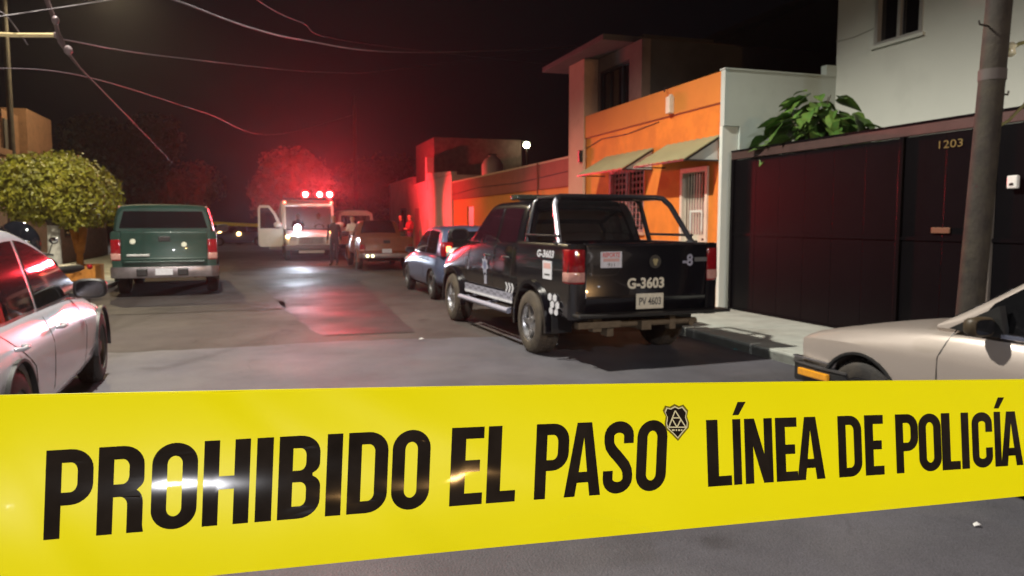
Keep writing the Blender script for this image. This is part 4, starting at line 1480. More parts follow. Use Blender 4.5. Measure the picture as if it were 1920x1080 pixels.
# three cars stopped beyond the crossing: far away, built by the same function
far_lab = ['far dark car at the crossing seen between the green pickup and the ambulance door', 'far car beyond the crossing showing a red tail light by the green pickup',
           'far pale car at the crossing nearest to the open ambulance door']
for i, (s, t, yw) in enumerate(((55.5, -1.75, 88), (57.5, -3.2, 4), (52.8, -.55, 94))):
    c = dup(blu)
    c.location = F(s, t, 0)
    c.rotation_euler = (0, 0, YAW0 + R(yw))
    c['label'] = far_lab[i]
    c['group'] = 'cars at the far crossing'
    for k, (y, z, mm) in enumerate(((-.6, .7, M_REDLIT), (.6, .7, M_HEADLIT if i == 2 else M_REDLIT))):
        MB().sphere((-.74, y, z + .1), .11, 8).build('tail_light', mm, c)
    if i != 1:
        MB().sphere((1.2, .86, .80), .13, 8).build('lamp', M_AMBERLIT, c)
        MB().sphere((1.2, -.86, .80), .13, 8).build('lamp', M_AMBERLIT, c)


# ---- pickups -------------------------------------------------------------------------
def pickup(name, label, s, t, yaw, paint, D, group=None):
    root = thing(name, label, 'pickup truck', s, t, 0, yaw, group)
    wb, W, rw, zf, zr, xt, xc, xcowl, xn, zb, zroof, zh = [D[k] for k in ('wb', 'W', 'rw', 'zf', 'zr', 'xt', 'xc', 'xcowl', 'xn', 'zb', 'zroof', 'zh')]
    tw = D.get('tw', .24)
    ar = rw + D.get('gap', .075)
    # cab lower body and nose
    st = []
    for (x, w, za, zc, zt, wt, ztp) in ((xc, W * .98, zf, zb - .34, zb, W * .93, zb + .01), (xc + .04, W * .985, zf, zb - .34, zb + .01, W * .935, zb + .02), ((xc + xcowl) / 2, W * .985, zf, zb - .34, zb + .01, W * .935, zb + .02),
                                        (xcowl, W * .985, zf, zb - .34, zb, W * .92, zb + .03), (wb, W * .985, zf + .02, zb - .36, zh - .05, W * .84, zh + .04),
                                        (xn - .35, W * .96, zf + .03, zb - .40, zh - .10, W * .80, zh), (xn - .08, W * .93, zf, zb - .44, zh - .16, W * .76, zh - .08), (xn, W * .86, zf + .05, zb - .50, zh - .25, W * .70, zh - .18)):
        st.append((x, half_ring(w, za, zc, zt, wt, ztp)))
    mb = MB()
    loft(mb, st)
    mb.build('body', paint, root, sub=1, cut=[arch_cut(wb, rw, ar, W)], smooth=28)
    MB().b2((xt + .3, -W * .6, zf - .14), (xn - .2, W * .6, zf + .06)).build('chassis', M_UNDER, root)
    # bed: U section with arches cut
    e = .07
    sec = [(W * .93, zf), (W * .972, zf + .10), (W * .99, zf + .30), (W, zf + (zr - zf) * .62), (W * .99, zr - .05), (W * .965, zr - .008), (W * .95, zr), (W * .88, zr), (W * .87, zr - .01), (W * .87, zf + .22)]
    full = sec + [(-y, z) for (y, z) in sec[::-1]]
    mb = MB().extr(full, xt + .02, xc - .025, 'x')
    mb.build('bed', paint, root, cut=[arch_cut(0, rw, ar, W, .30)], smooth=28)
    MB().b2((xc - .03, -W * .868, zf + .23), (xc - .08, W * .868, zr)).build('bed_front_panel', paint, root)
    # tailgate with a lower band raked towards the road
    tp = [(xt - .012, zr + .006), (xt - .03, zr - .02), (xt - .022, zr - .12), (xt - .018, zf + .24), (xt - .03, zf + .215), (xt + .015, zf + .06), (xt + .05, zf + .06), (xt + .05, zr)]
    tg = MB().extr(tp, -W * .80, W * .80, 'y').build('tailgate', D.get('gate', paint), root, bevel=.008, smooth=30)
    hm = MB().b2((xt - .036, -.11, zr - .20), (xt - .02, .11, zr - .10))
    if D.get('gate_handle', True):
        hm.build('handle', M_PLASTIC, tg, bevel=.01)
    # corner posts carry the lamps
    for sg in (1, -1):
        cp = MB()
        cp.extr([(xt - .02, sg * W * .806), (xt + .02, sg * W * .806), (xt + .05, sg * W * .99), (xt + .005, sg * W * .975), (xt - .018, sg * W * .92)], zf, zr - .004, 'z')
        cp.build('corner_post', paint, root, smooth=40)
        L = D.get('lamp', (.26, .10))
        a, b = zr - L[1] - L[0], zr - L[1]
        tl = MB()
        sgp = [(xt - .034, sg * W * .815), (xt + .06, sg * W * .815), (xt + .15, sg * W * 1.006), (xt + .02, sg * W * .998), (xt - .026, sg * W * .93)]
        tl.extr(sgp, a, b, 'z')
        lamp = tl.build('tail_light', M_TAIL, root, bevel=.012, smooth=50)
        q = MB().extr([(p[0] - .004, p[1] * 1.003) for p in sgp], a + .02, a + L[0] * .34, 'z')
        q.build('reverse_lens', M_TAIL_CLEAR, lamp, bevel=.008, smooth=50)
    # arches, wheels
    for x in (0, wb):
        for sg in (1, -1):
            wheel(root, x, sg * (W - tw / 2 + D.get('wo', .0)), rw, tw, sg, D.get('style', 'alloy'), D.get('tyre', M_RUBBER))
            MB().ring(x, rw, ar - .008, ar + .035, R(-8), R(188), sg * (W - .05), sg * (W + .028), 20).build('wheel_arch', D.get('archm', paint), root, smooth=40)
    # cabin
    r = .08
    gl = Glass([(xc + .0, zb), (xc + .05, (zb + zroof) / 2), (xc + .11, zroof - .05), (xc + .25, zroof), ((xc + xcowl) / 2, zroof + .005), (xcowl - .66, zroof - .008), (xcowl - .48, zroof - .07), (xcowl - .22, zb + (zroof - zb) * .47), (xcowl + .08, zb + .01)],
               zb, W * .915, .24, .12, r=.07, taper=.02, xt=1.0)
    gl.shell('cab', paint, root)
    for sg in (1, -1):
        if D.get('crew', True):
            xm = D.get('xm', (xc + xcowl) / 2 - .1)
            gl.side('rear_window', D.get('glass', M_GLASS), root, xc + .17, xm - .05, .12, .0, zb + .025, .085, sg)
            gl.side('front_window', D.get('glass', M_GLASS), root, xm + .05, xcowl - .12, .0, -.30, zb + .02, .085, sg)
            for (p, q) in ((xm, 0), (xc + .20, 0), (xcowl - .05, 0)):
                seam(root, [(p, sg * W * .99, zf + .12), (p, sg * W * .99, zb - .2), (p, sg * W * .938, zb - .01)])
            handle(root, M_PLASTIC, xm + .16, sg * W * .985, zb - .16, sg)
            handle(root, M_PLASTIC, xc + .36, sg * W * .985, zb - .16, sg)
        else:
            gl.side('front_window', D.get('glass', M_GLASS), root, xc + .2, xcowl - .12, .05, -.30, zb + .02, .085, sg)
            handle(root, M_PLASTIC, xc + .3, sg * W * .985, zb - .16, sg)
        mirror(root, M_PLASTIC, xcowl - .12, sg * W * .95, zb + .10, sg, 1.25)
        MB().sphere((xn - .06, sg * W * .66, zh - .22), .15, 12, (.6, 1.2, .8)).build('headlight', M_FRAMEALU, root, smooth=60)
    gl.screen('windshield', D.get('glass', M_GLASS), root, 21, 30, inset=.04)
    gl.screen('back_window', D.get('back', D.get('glass', M_GLASS)), root, 2, 10, inset=.10, off=.01)
    return root, gl


def bumper(parent, x, W_, z0, z1, m, depth=.14, step=True):
    mb = MB()
    mb.extr([(x + .12, W_), (x, W_ * .97), (x - depth * .7, W_ * .86), (x - depth, W_ * .4), (x - depth, -W_ * .4), (x - depth * .7, -W_ * .86), (x, -W_ * .97), (x + .12, -W_)], z0, z1, 'z')
    return mb.build('bumper', m, parent, bevel=.015, smooth=35)


# police pickup
PD = dict(wb=3.12, W=.915, rw=.36, zf=.50, zr=1.285, xt=-1.02, xc=.47, xcowl=2.5, xn=3.98, zb=1.235, zroof=1.765, zh=1.20, tw=.27, wo=.035, lamp=(.36, .055),
          tyre=M_RUBBER_DUSTY, glass=M_GLASS_RED, gap=.095, xm=1.36, gate_handle=False, back=M_GLASS)
pol, pg = pickup('police_pickup', 'black police pickup with roll bar and white unit number on its tailgate', 8.12, 3.79, R(3.0), M_POLICE, PD)
X = PD['xt']
Wp = PD['W']
# thin dark step bar and hitch gear below the tailgate
MB().b2((X - .17, -Wp * 1.06, .53), (X + .02, Wp * .96, .565)).build('bumper', M_PLASTIC, pol, bevel=.012)
hg = MB()
hg.b2((X + .02, .52, .36), (X + .14, .62, .53)); hg.b2((X + .0, .30, .40), (X + .10, .80, .47)); hg.b2((X + .05, .36, .30), (X + .2, .44, .42))
hg.tube([(X + .1, -.7, .42), (X + .1, .75, .42)], .035, 10)
hg.b2((X - .02, -.06, .36), (X + .25, .06, .46)); hg.b2((X + .06, -.42, .34), (X + .16, -.34, .5))
hg.build('hitch', M_MUD, pol, bevel=.006)
ax = MB().tube([(0, -.75, .36), (0, .75, .36)], .05, 12)
ax.sphere((0, .05, .36), .13, 12)
ax.build('axle', M_MUD, pol, smooth=50)
for sg in (1, -1):
    ls = MB()
    for k in range(3):
        ls.tube([(-.62, sg * .52, .50 - k * .015), (-.3, sg * .52, .36 - k * .02), (0, sg * .52, .31 - k * .012), (.35, sg * .52, .36 - k * .02), (.68, sg * .52, .50 - k * .015)], .018, 6)
    ls.build('leaf_spring', M_MUD, pol, smooth=50)
    MB().tube([(-.12, sg * .45, .36), (.18, sg * .38, .75)], .03, 10).build('shock_absorber', M_MUD, pol, smooth=50)
    MB().b2((-.56, sg * (Wp - .26), .30), (-.545, sg * (Wp - .02), .58)).build('mudflap', M_PLASTIC, pol)
MB().tube([(X + .06, -.62, .40), (.2, -.55, .42)], .035, 10).build('exhaust', M_MUD, pol, smooth=50)
# roll bar: cab hoop, raked rear hoop and the rails joining them
RBM = mat('black_tube_paint', (.012, .012, .016), .30, var=.2, coat=.5)
RSM = mat('polished_tube', (.50, .52, .60), .28, .6, var=.08)
ytop, ybase = .70, .84
zt = 1.80
rb = MB()
rb.tube([(.30, ybase, 1.28), (.34, ytop + .02, zt - .06), (.345, ytop - .06, zt), (.345, -ytop + .06, zt), (.34, -ytop - .02, zt - .06), (.30, -ybase, 1.28)], .030, 10)
rb.build('roll_bar_hoop', RBM, pol, smooth=50)
rb = MB()
rb.tube([(-.62, -ybase, 1.28), (-.30, -ytop - .05, zt - .10), (-.24, -ytop + .02, zt - .015), (-.16, -ytop + .07, zt), (-.16, 0, zt), (-.16, ytop - .07, zt), (-.24, ytop - .02, zt - .015), (-.26, ytop + .01, zt - .05)], .032, 10)
rb.build('roll_bar_hoop', RBM, pol, smooth=50)
MB().tube([(-.62, ybase, 1.28), (-.30, ytop + .05, zt - .10), (-.25, ytop + .01, zt - .04)], .029, 10).build('roll_bar_leg', RSM, pol, smooth=50, label='pale polished left rear leg of the roll bar')
for sg in (1, -1):
    MB().tube([(-.20, sg * (ytop - .03), zt - .005), (.34, sg * (ytop - .03), zt - .005)], .028, 10).build('roll_bar_rail', RBM, pol, smooth=50)
    MB().tube([(-.62, sg * ybase, 1.36), (.31, sg * ybase, 1.36)], .016, 8).build('side_rail', RBM, pol, smooth=50)
    MB().lathe([(0, .07), (.02, .06)], 12, Matrix.Translation((-.62, sg * ybase, 1.28))).build('foot_plate', RBM, pol)
# unlit light bar on the cab roof
lb = MB().b2((1.18, -.62, 1.80), (1.42, .62, 1.87)).build('light_bar', mat('dark_olive_lens', (.03, .04, .03), .15, coat=.5), pol, bevel=.025, smooth=40)
for k in range(6):
    y = -.5 + .2 * k
    MB().b2((1.172, y - .085, 1.81), (1.182, y + .085, 1.86)).build('lens', mat('dim_lens', (.05, .055, .05), .15, coat=.5), lb)
MB().b2((1.22, -.5, 1.765), (1.38, .5, 1.801)).build('light_bar_foot', M_PLASTIC, pol)
# tailgate markings
TX = X - .0235
bk = lambda y, z, off=.0: basis((TX - off, y, z), (0, -1, 0), (0, 0, 1))
stk = MB().box((0, 0, 0), (.25, .19, .003), bk(.44, 1.13)).build('sticker', M_REFLECT, pol)
text(stk, 'lettering', 'REPORTE', bk(.44, 1.168, .003), .05, M_PRINT_RED, width=.20, off=.03)
MB().box((0, 0, 0), (.19, .032, .001), bk(.44, 1.115, .0026)).build('print', mat('pink_print', (.62, .36, .33), .5), stk)
text(stk, 'lettering', '911', bk(.44, 1.065, .003), .038, M_PRINT_DARK, width=.08)
text(pol, 'unit_number', 'G-3603', bk(.02, .865, .001), .118, M_PLATE, width=.45, off=.035)
plate(pol, (TX - .016, -.02, .672), (0, -1, 0), 'PV 4603', .335, .165)
em = MB().lathe([(0, .072), (.004, .07)], 20, bk(-.09, 1.09)).build('emblem', mat('emblem_ring', (.10, .095, .085), .35, .6), pol)
MB().extr([(-.035, .02), (-.012, .035), (.0, .02), (.012, .035), (.035, .02), (.022, -.01), (.012, -.04), (-.012, -.04), (-.022, -.01)], .0045, .008, 'z', bk(-.09, 1.09)).build('crest', mat('gold_crest', (.55, .48, .26), .35, .6), em)
text(pol, 'unit_number', '-8', bk(-.50, 1.10, .001), .13, M_DECAL_GREY, width=.13, off=.03)
MB().box((0, 0, 0), (.17, .045, .002), bk(-.67, 1.105)).build('decal_bar', mat('dim_decal', (.10, .10, .10), .5), pol)
# side markings (left and right)
for sg in (1, -1):
    sd = lambda x, z, off=.0, ky=1.0, sh=0: basis((x, sg * (Wp * ky + .004 + off), z), (-1 * sg, 0, 0), (0, 0, 1))
    # on the left the text reads from front to rear seen from outside: x axis points to -x*... (outside view)
    text(pol, 'unit_number', 'G-3603', sd(-.42, 1.165, .004, .992), .085, M_REFLECT, width=.46, off=.035, shear=.25)
    sk = MB().box((0, 0, 0), (.22, .20, .003), sd(-.70, .99, 0, 1.0)) if False else MB().box((0, 0, 0), (.24, .20, .003), sd(-.48, .99, .002, .997))
    sk = sk.build('sticker', M_REFLECT, pol)
    MB().box((0, 0, 0), (.18, .06, .001), sd(-.48, 1.035, .0045, .997)).build('print', mat('pink_print', (.62, .36, .33), .5), sk)
    MB().box((0, 0, 0), (.14, .02, .001), sd(-.48, .94, .0045, .997)).build('print', M_PRINT_DARK, sk)
    # hexagon reflectors behind the wheel
    for (hx, hz) in ((-.54, .70), (-.67, .70), (-.605, .625), (-.735, .625), (-.54, .55), (-.67, .55)):
        hexa = [(.055 * cos(pi / 6 + k * pi / 3), .043 * sin(pi / 6 + k * pi / 3)) for k in range(6)]
        MB().extr(hexa, 0, .003, 'z', sd(hx, hz, .0, .975 if hz < .6 else .992)).build('hex_reflector', M_REFLECT, pol)
    # star badge on the front door
    cx, cz = 1.62, .93
    star = []
    for k in range(14):
        a = pi / 2 + k * pi / 7
        rr = .14 if k % 2 == 0 else .085
        star.append((rr * cos(a), rr * sin(a)))
    bd = MB().extr(star, 0, .003, 'z', sd(cx, cz, 0, .987)).build('police_badge', M_DECAL_GREY, pol)
    MB().lathe([(.003, .06), (.0045, .058)], 16, sd(cx, cz, 0, .987)).build('badge_centre', mat('badge_blue', (.12, .13, .22), .5), bd)
    MB().box((0, 0, 0), (.10, .12, .003), sd(cx, cz - .19, 0, .98)).build('badge_ribbon', M_DECAL_GREY, pol)
    text(pol, 'door_lettering', 'PO', sd(2.40, .93, .002, .99), .20, M_DECAL_GREY, width=.16, off=.02)
    # reflective rocker band: pale backing, a row of dark checks, bright lower line
    for k in range(15):
        x0 = .60 + k * .128
        pc = MB().box((0, 0, 0), (.124, .125, .003), sd(x0 + .062, .572, .0, .987)).build('stripe', M_DECAL_GREY, pol)
        for q in range(2):
            MB().box((0, 0, 0), (.030, .026, .001), sd(x0 + .031 + q * .062, .608 - .03 * ((k + q) % 2), .0023, .987)).build('stripe_check', M_PRINT_DARK, pc)
        MB().box((0, 0, 0), (.124, .034, .001), sd(x0 + .062, .528, .0023, .987)).build('stripe_line', M_REFLECT, pc)
    for k in range(3):
        x0 = .50 + k * .10
        ch_ = [(.0, -.06), (.045, 0), (.0, .06), (.04, .06), (.085, 0), (.04, -.06)]
        MB().extr(ch_, 0, .003, 'z', sd(x0 + .13, .70, 0, .99)).build('chevron', M_REFLECT, pol)
    st = MB().tube([(.55, sg * (Wp + .06), .43), (2.55, sg * (Wp + .06), .43)], .035, 10)
    for x in (.7, 1.5, 2.4):
        st.bar((x, sg * (Wp + .05), .43), (x, sg * (Wp - .25), .48), .03)
    st.build('side_step', M_FRAMEALU if False else M_DECAL_GREY, pol, smooth=50)

# green pickup with camper shell
GD = dict(wb=3.0, W=.985, rw=.345, zf=.56, zr=1.33, xt=-1.12, xc=.75, xcowl=2.1, xn=3.7, zb=1.28, zroof=1.80, zh=1.26, crew=False, style='steel', lamp=(.42, .16), gap=.06)
grn, gg = pickup('green_pickup', 'dark green pickup with matching camper shell parked on the left', 17.72, -2.02, R(3.2), M_GREEN, GD)
X = GD['xt']
Wg = GD['W']
shl = MB()
stn = []
for (x, k, zt_) in ((X - .01, .93, 1.80), (X + .05, .985, 1.86), (X + .4, 1.0, 1.885), (.3, 1.0, 1.885), (.68, .97, 1.84)):
    zt_ = zt_ + .0
    stn.append((x, [(0, 1.335), (.95 * Wg * k, 1.335), (.945 * Wg * k, 1.40), (.90 * Wg * k, 1.62), (.85 * Wg * k, zt_ - .08), (.79 * Wg * k, zt_ - .03), (.5 * Wg * k, zt_ - .005), (0, zt_)]))
loft(shl, stn)
sh = shl.build('camper_shell', M_GREEN, grn, smooth=30)
bwn = MB()
ry = lambda z: (.93 * Wg) * (.945 - .085 * (z - 1.40) / .4)
bwn.add([(X - .022, ry(1.42) - .05, 1.40), (X - .022, -ry(1.42) + .05, 1.40), (X - .018, -ry(1.76) + .075, 1.735), (X - .018, ry(1.76) - .075, 1.735),
         (X - .008, ry(1.42) - .05, 1.40), (X - .008, -ry(1.42) + .05, 1.40), (X - .006, -ry(1.76) + .075, 1.735), (X - .006, ry(1.76) - .075, 1.735)],
        [(0, 1, 2, 3), (7, 6, 5, 4), (0, 4, 5, 1), (1, 5, 6, 2), (2, 6, 7, 3), (3, 7, 4, 0)])
bwn.build('back_glass', M_GLASS, sh)
for sg in (1, -1):
    MB().add([(-.7, sg * .908, 1.45), (.5, sg * .908, 1.45), (.45, sg * .872, 1.70), (-.65, sg * .872, 1.70), (-.7, sg * .89, 1.45), (.5, sg * .89, 1.45), (.45, sg * .855, 1.70), (-.65, sg * .855, 1.70)],
             [(0, 1, 2, 3), (7, 6, 5, 4), (0, 4, 5, 1), (1, 5, 6, 2), (2, 6, 7, 3), (3, 7, 4, 0)]).build('side_glass', M_GLASS, sh)
    MB().sphere((X + .08, sg * .80, 1.815), .028, 8).build('marker_lamp', M_TAIL_CLEAR, sh)
MB().b2((X - .05, -.74, .70), (X - .015, .74, .735)).build('trim_strip', M_GREEN, grn, bevel=.008)
MB().b2((X - .045, .28, .83), (X - .02, .70, .875)).build('decal_bar', M_FRAMEALU, grn, bevel=.006)
for (y, z) in ((.58, 1.13), (-.36, 1.06)):
    MB().lathe([(0, .055), (.012, .05)], 12, basis((X - .025, y, z), (0, -1, 0), (0, 0, 1))).build('reflector', mat('pale_reflector', (.75, .75, .6), .2, coat=.6), grn)
bp2 = bumper(grn, X - .02, Wg * 1.03, .40, .62, mat('worn_chrome', (.26, .23, .235), .38, .7, var=.25, vscale=5, rvar=.1), .15)
for (y) in (.42, -.33):
    MB().b2((X - .19, y - .10, .44), (X - .15, y + .10, .59)).build('bumper_guard', M_PLASTIC, bp2, bevel=.02)
plate(grn, (X - .185, .02, .52), (0, -1, 0), '', .32, .13, M_REFLECT)
MB().tube([(X, -.55, .40), (X + .8, -.5, .42)], .03, 8).build('exhaust', M_MUD, grn, smooth=50)

# rusty brown pickup
BD = dict(wb=2.6, W=.84, rw=.31, zf=.42, zr=1.06, xt=-.95, xc=.75, xcowl=1.95, xn=3.2, zb=1.03, zroof=1.56, zh=1.0, crew=False, style='steel', lamp=(.22, .24), gap=.055, tw=.19)
brn, _ = pickup('brown_pickup', 'rusty brown pickup parked at the kerb just right of the ambulance', 24.6, 3.6, R(.5), M_BROWN, BD)
X = BD['xt']
bumper(brn, X - .02, .86, .40, .54, mat('worn_chrome', (.42, .38, .38), .32, .8), .12)
plate(brn, (X - .04, .0, .62), (0, -1, 0), '', .3, .13, M_REFLECT)
for y in (.46, .62):
    MB().sphere((X - .13, y, .47), .045, 10).build('fog_lamp', mat('lit_yellow_lamp', (.8, .7, .3), .3, emit=(1, .9, .45), estr=5), brn)

# white van behind the ambulance
vn = thing('parked_van', 'pale van parked beyond the brown pickup at the right kerb', 'van', 36.5, 4.0, 0)
vb = MB()
loft(vb, [(-.9, [(0, .4), (.75, .4), (.86, .8), (.84, 1.3), (.74, 1.9), (.5, 2.02), (0, 2.05)]), (-.8, [(0, .35), (.8, .35), (.9, .8), (.88, 1.3), (.78, 1.95), (.55, 2.08), (0, 2.1)]),
          (2.2, [(0, .35), (.8, .35), (.9, .8), (.88, 1.3), (.78, 1.95), (.55, 2.08), (0, 2.1)]), (3.0, [(0, .35), (.8, .35), (.88, .8), (.84, 1.2), (.72, 1.35), (.5, 1.4), (0, 1.45)]), (3.5, [(0, .4), (.7, .4), (.75, .7), (.7, .9), (.6, .98), (.4, 1.0), (0, 1.02)])])
vb.build('body', M_AMBUL, vn, cut=[arch_cut(0, .33, .38, .9), arch_cut(2.6, .33, .38, .9)], smooth=30)
MB().b2((-.93, -.66, 1.3), (-.86, .66, 1.85)).build('back_window', M_GLASS, vn, bevel=.02)
for sg in (1, -1):
    for x in (0, 2.6):
        wheel(vn, x, sg * .8, .33, .2, sg, 'steel')
    MB().b2((-.94, sg * .70, .85), (-.8, sg * .83, 1.2)).build('tail_light', M_TAIL, vn, bevel=.02)
MB().b2((-1.0, -.8, .36), (-.86, .8, .52)).build('bumper', M_PLASTIC, vn, bevel=.03)

# ---- ambulance -------------------------------------------------------------------------
am = thing('ambulance', 'white ambulance facing the camera with lit red beacons and its cab door open', 'ambulance', 32.6, 1.72, 0, pi)
# local x points towards the camera; local y left of the vehicle = right in the picture
mb = MB()
loft(mb, [(-.25, half_ring(1.02, .48, .9, 1.18, .98, 1.22)), (.4, half_ring(1.02, .46, .9, 1.20, .97, 1.24)), (.9, half_ring(1.01, .46, .88, 1.12, .90, 1.20)), (1.3, half_ring(.98, .48, .86, 1.02, .84, 1.12)), (1.52, half_ring(.93, .55, .82, .96, .80, 1.0)), (1.56, half_ring(.90, .58, .8, .92, .76, .95))])
mb.build('body', M_AMBUL, am, sub=1, cut=[arch_cut(.75, .37, .44, 1.02)], smooth=28)
bx_ = MB()
loft(bx_, [(-4.3, [(0, .5), (1.06, .5), (1.12, .6), (1.12, 2.35), (1.06, 2.46), (.9, 2.5), (0, 2.54)]), (-.9, [(0, .5), (1.06, .5), (1.12, .6), (1.12, 2.35), (1.06, 2.46), (.9, 2.5), (0, 2.54)]), (-.62, [(0, .6), (1.02, .6), (1.08, .7), (1.08, 2.28), (1.0, 2.38), (.85, 2.42), (0, 2.46)])])
bx_.build('box_body', M_AMBUL, am, cut=[arch_cut(-2.9, .37, .44, 1.12)], smooth=30)
cabf = MB()
# roof and pillars of the cab (openings stay open so the crew can be seen)
cabf.extr([(-.62, 2.28), (-.1, 2.30), (-.02, 2.24), (-.04, 2.17), (-.62, 2.17)], -.98, .98, 'y')
for sg in (1, -1):
    cabf.bar((-.06, sg * .96, 2.22), (.52, sg * .97, 1.22), .09, .08)
    cabf.bar((-.64, sg * .99, 2.24), (-.62, sg * 1.0, 1.2), .10, .10)
cabf.build('cab_frame', M_AMBUL, am, bevel=.015)
cabin = MB().b2((-.66, -1.0, .62), (-.64, 1.0, 2.3)).build('cab_partition', mat('cab_grey', (.22, .20, .20), .8), am)
MB().b2((.18, -.92, 1.14), (.50, .92, 1.26)).build('dashboard', M_PLASTIC, am, bevel=.03)
MB().tube([(.14 + .13 * cos(a) * .5, .42 + .17 * sin(a), 1.30 + .15 * cos(a)) for a in [2 * pi * k / 16 for k in range(17)]], .014, 6).build('steering_wheel', M_PLASTIC, am)
ws = MB()
ws.add([(.50, -.93, 1.26), (.50, .93, 1.26), (-.03, .92, 2.18), (-.03, -.92, 2.18)], [(0, 1, 2, 3)])
gmat = bpy.data.materials.new('windshield_glass')
gmat.use_nodes = True
gn = gmat.node_tree
gn.nodes.clear()
o_ = gn.nodes.new('ShaderNodeOutputMaterial'); mx_ = gn.nodes.new('ShaderNodeMixShader'); tr_ = gn.nodes.new('ShaderNodeBsdfTransparent'); gl_ = gn.nodes.new('ShaderNodeBsdfGlossy')
gl_.inputs['Roughness'].default_value = .03
tr_.inputs[0].default_value = (.8, .78, .8, 1)
fr_ = gn.nodes.new('ShaderNodeFresnel'); fr_.inputs[0].default_value = 1.5
gn.links.new(fr_.outputs[0], mx_.inputs[0]); gn.links.new(tr_.outputs[0], mx_.inputs[1]); gn.links.new(gl_.outputs[0], mx_.inputs[2]); gn.links.new(mx_.outputs[0], o_.inputs[0])
ws.build('windshield', gmat, am, solid=.006)
for sg in (1, -1):
    MB().b2((-.6, sg * .96, .6), (.45, sg * 1.0, 1.2)).build('door_sill', M_AMBUL, am) if sg == -9 else None
    for x in (.75, -2.9):
        wheel(am, x, sg * .92, .37, .22, sg, 'steel')
    hl = MB().b2((1.545, sg * .58, .80), (1.60, sg * .84, .97)).build('headlight', M_FRAMEALU, am, bevel=.02)
    al = MB().sphere((1.57, sg * .98 * .93, .95), .075, 12).build('turn_signal', M_AMBERLIT, am, smooth=60)
    mirror(am, M_AMBUL, .40, sg * 1.02, 1.42, sg, 1.5)
# door seams and right hand doors stay shut; the picture-left door is open
MB().b2((-.58, 1.0, .56), (.42, 1.03, 1.22)).build('door', M_AMBUL, am, bevel=.01)
dm = MB()
Ld = 1.02
dm.add([], [])
hinge = Vector((.36, -1.03, 0))
ang = R(-78)
dirv = Vector((cos(pi + ang + pi * 2) * 1, sin(pi + ang) * 1, 0))
dirv = Vector((-.22, -.975, 0)).normalized()
nrm = Vector((dirv.y, -dirv.x, 0))
Md = Matrix((dirv, nrm, Vector((0, 0, 1)))).transposed().to_4x4()
Md.translation = hinge
fr = MB()
outer = [(0, .60), (.12, .52), (.92, .52), (1.0, .60), (1.02, 1.25), (1.0, 2.12), (.93, 2.22), (.55, 2.22), (.30, 1.9), (.02, 1.3)]
inner = [(.16, 1.28), (.38, 1.86), (.58, 2.12), (.89, 2.12), (.91, 2.05), (.92, 1.28)]
low = [(.16, .72), (.22, .66), (.82, .66), (.90, .74), (.92, 1.16), (.16, 1.16)]
fr.extr(outer, -.045, .0, 'y', Md)
dr_o = fr.build('open_door', M_AMBUL, am, bevel=.012)
MB().extr(inner, .001, .012, 'y', Md).build('door_glass', M_GLASS, dr_o)
MB().extr(inner, -.057, -.046, 'y', Md).build('door_glass', M_GLASS, dr_o)
MB().extr(low, .001, .014, 'y', Md).build('door_trim', mat('violet_grey_trim', (.07, .055, .08), .7), dr_o)
# grille, bumper, emblem strip
gr = MB().b2((1.55, -.52, .66), (1.60, .52, .95)).build('grille', mat('pale_grille', (.5, .48, .46), .4), am, bevel=.015)
for k in range(4):
    MB().b2((1.60, -.46, .70 + k * .06), (1.612, .46, .725 + k * .06)).build('grille_slat', M_PLASTIC, gr)
MB().b2((1.50, -1.0, .42), (1.72, 1.0, .62)).build('bumper', mat('grey_bumper', (.14, .12, .13), .5), am, bevel=.04, smooth=40)
MB().b2((1.722, -.5, .30), (1.62, .5, .40)).build('bumper_apron', mat('pale_grille', (.5, .48, .46), .4), am, bevel=.02)
# the bright work lamp on the bonnet edge
MB().sphere((1.50, -.52, 1.30), .13, 14).build('work_lamp', M_HEADLIT, am, smooth=60)
MB().tube([(1.42, -.52, 1.05), (1.44, -.52, 1.24)], .02, 8).build('lamp_bracket', M_PLASTIC, am)
MB().sphere((1.56, .78, 1.14), .06, 10).build('marker_lamp', M_AMBERLIT, am, smooth=60)
# beacons on the roof front
lbr = MB().b2((-.50, -.98, 2.47), (-.16, .98, 2.55)).build('light_bar', M_PLASTIC, am, bevel=.02)
for y in (-.10, .48, .90):
    MB().sphere((-.30, y, 2.70), .165, 14, (1, 1.05, .95)).build('beacon', M_BEACONRED, lbr, smooth=60)
    MB().sphere((-.17, y, 2.70), .105, 12).build('bulb', M_BEACON, lbr, smooth=60)
    MB().lathe([(0, .11), (.05, .10)], 14, Matrix.Translation((-.30, y, 2.55))).build('beacon_base', M_PLASTIC, lbr)
for y in (-.95, .95):
    MB().sphere((-.22, y, 2.36), .055, 10).build('marker_lamp', M_REDLIT, am, smooth=60)
AS, AT = 32.6, 1.72


def amb(x, y, z):
    return F(AS - x, AT + y, z)


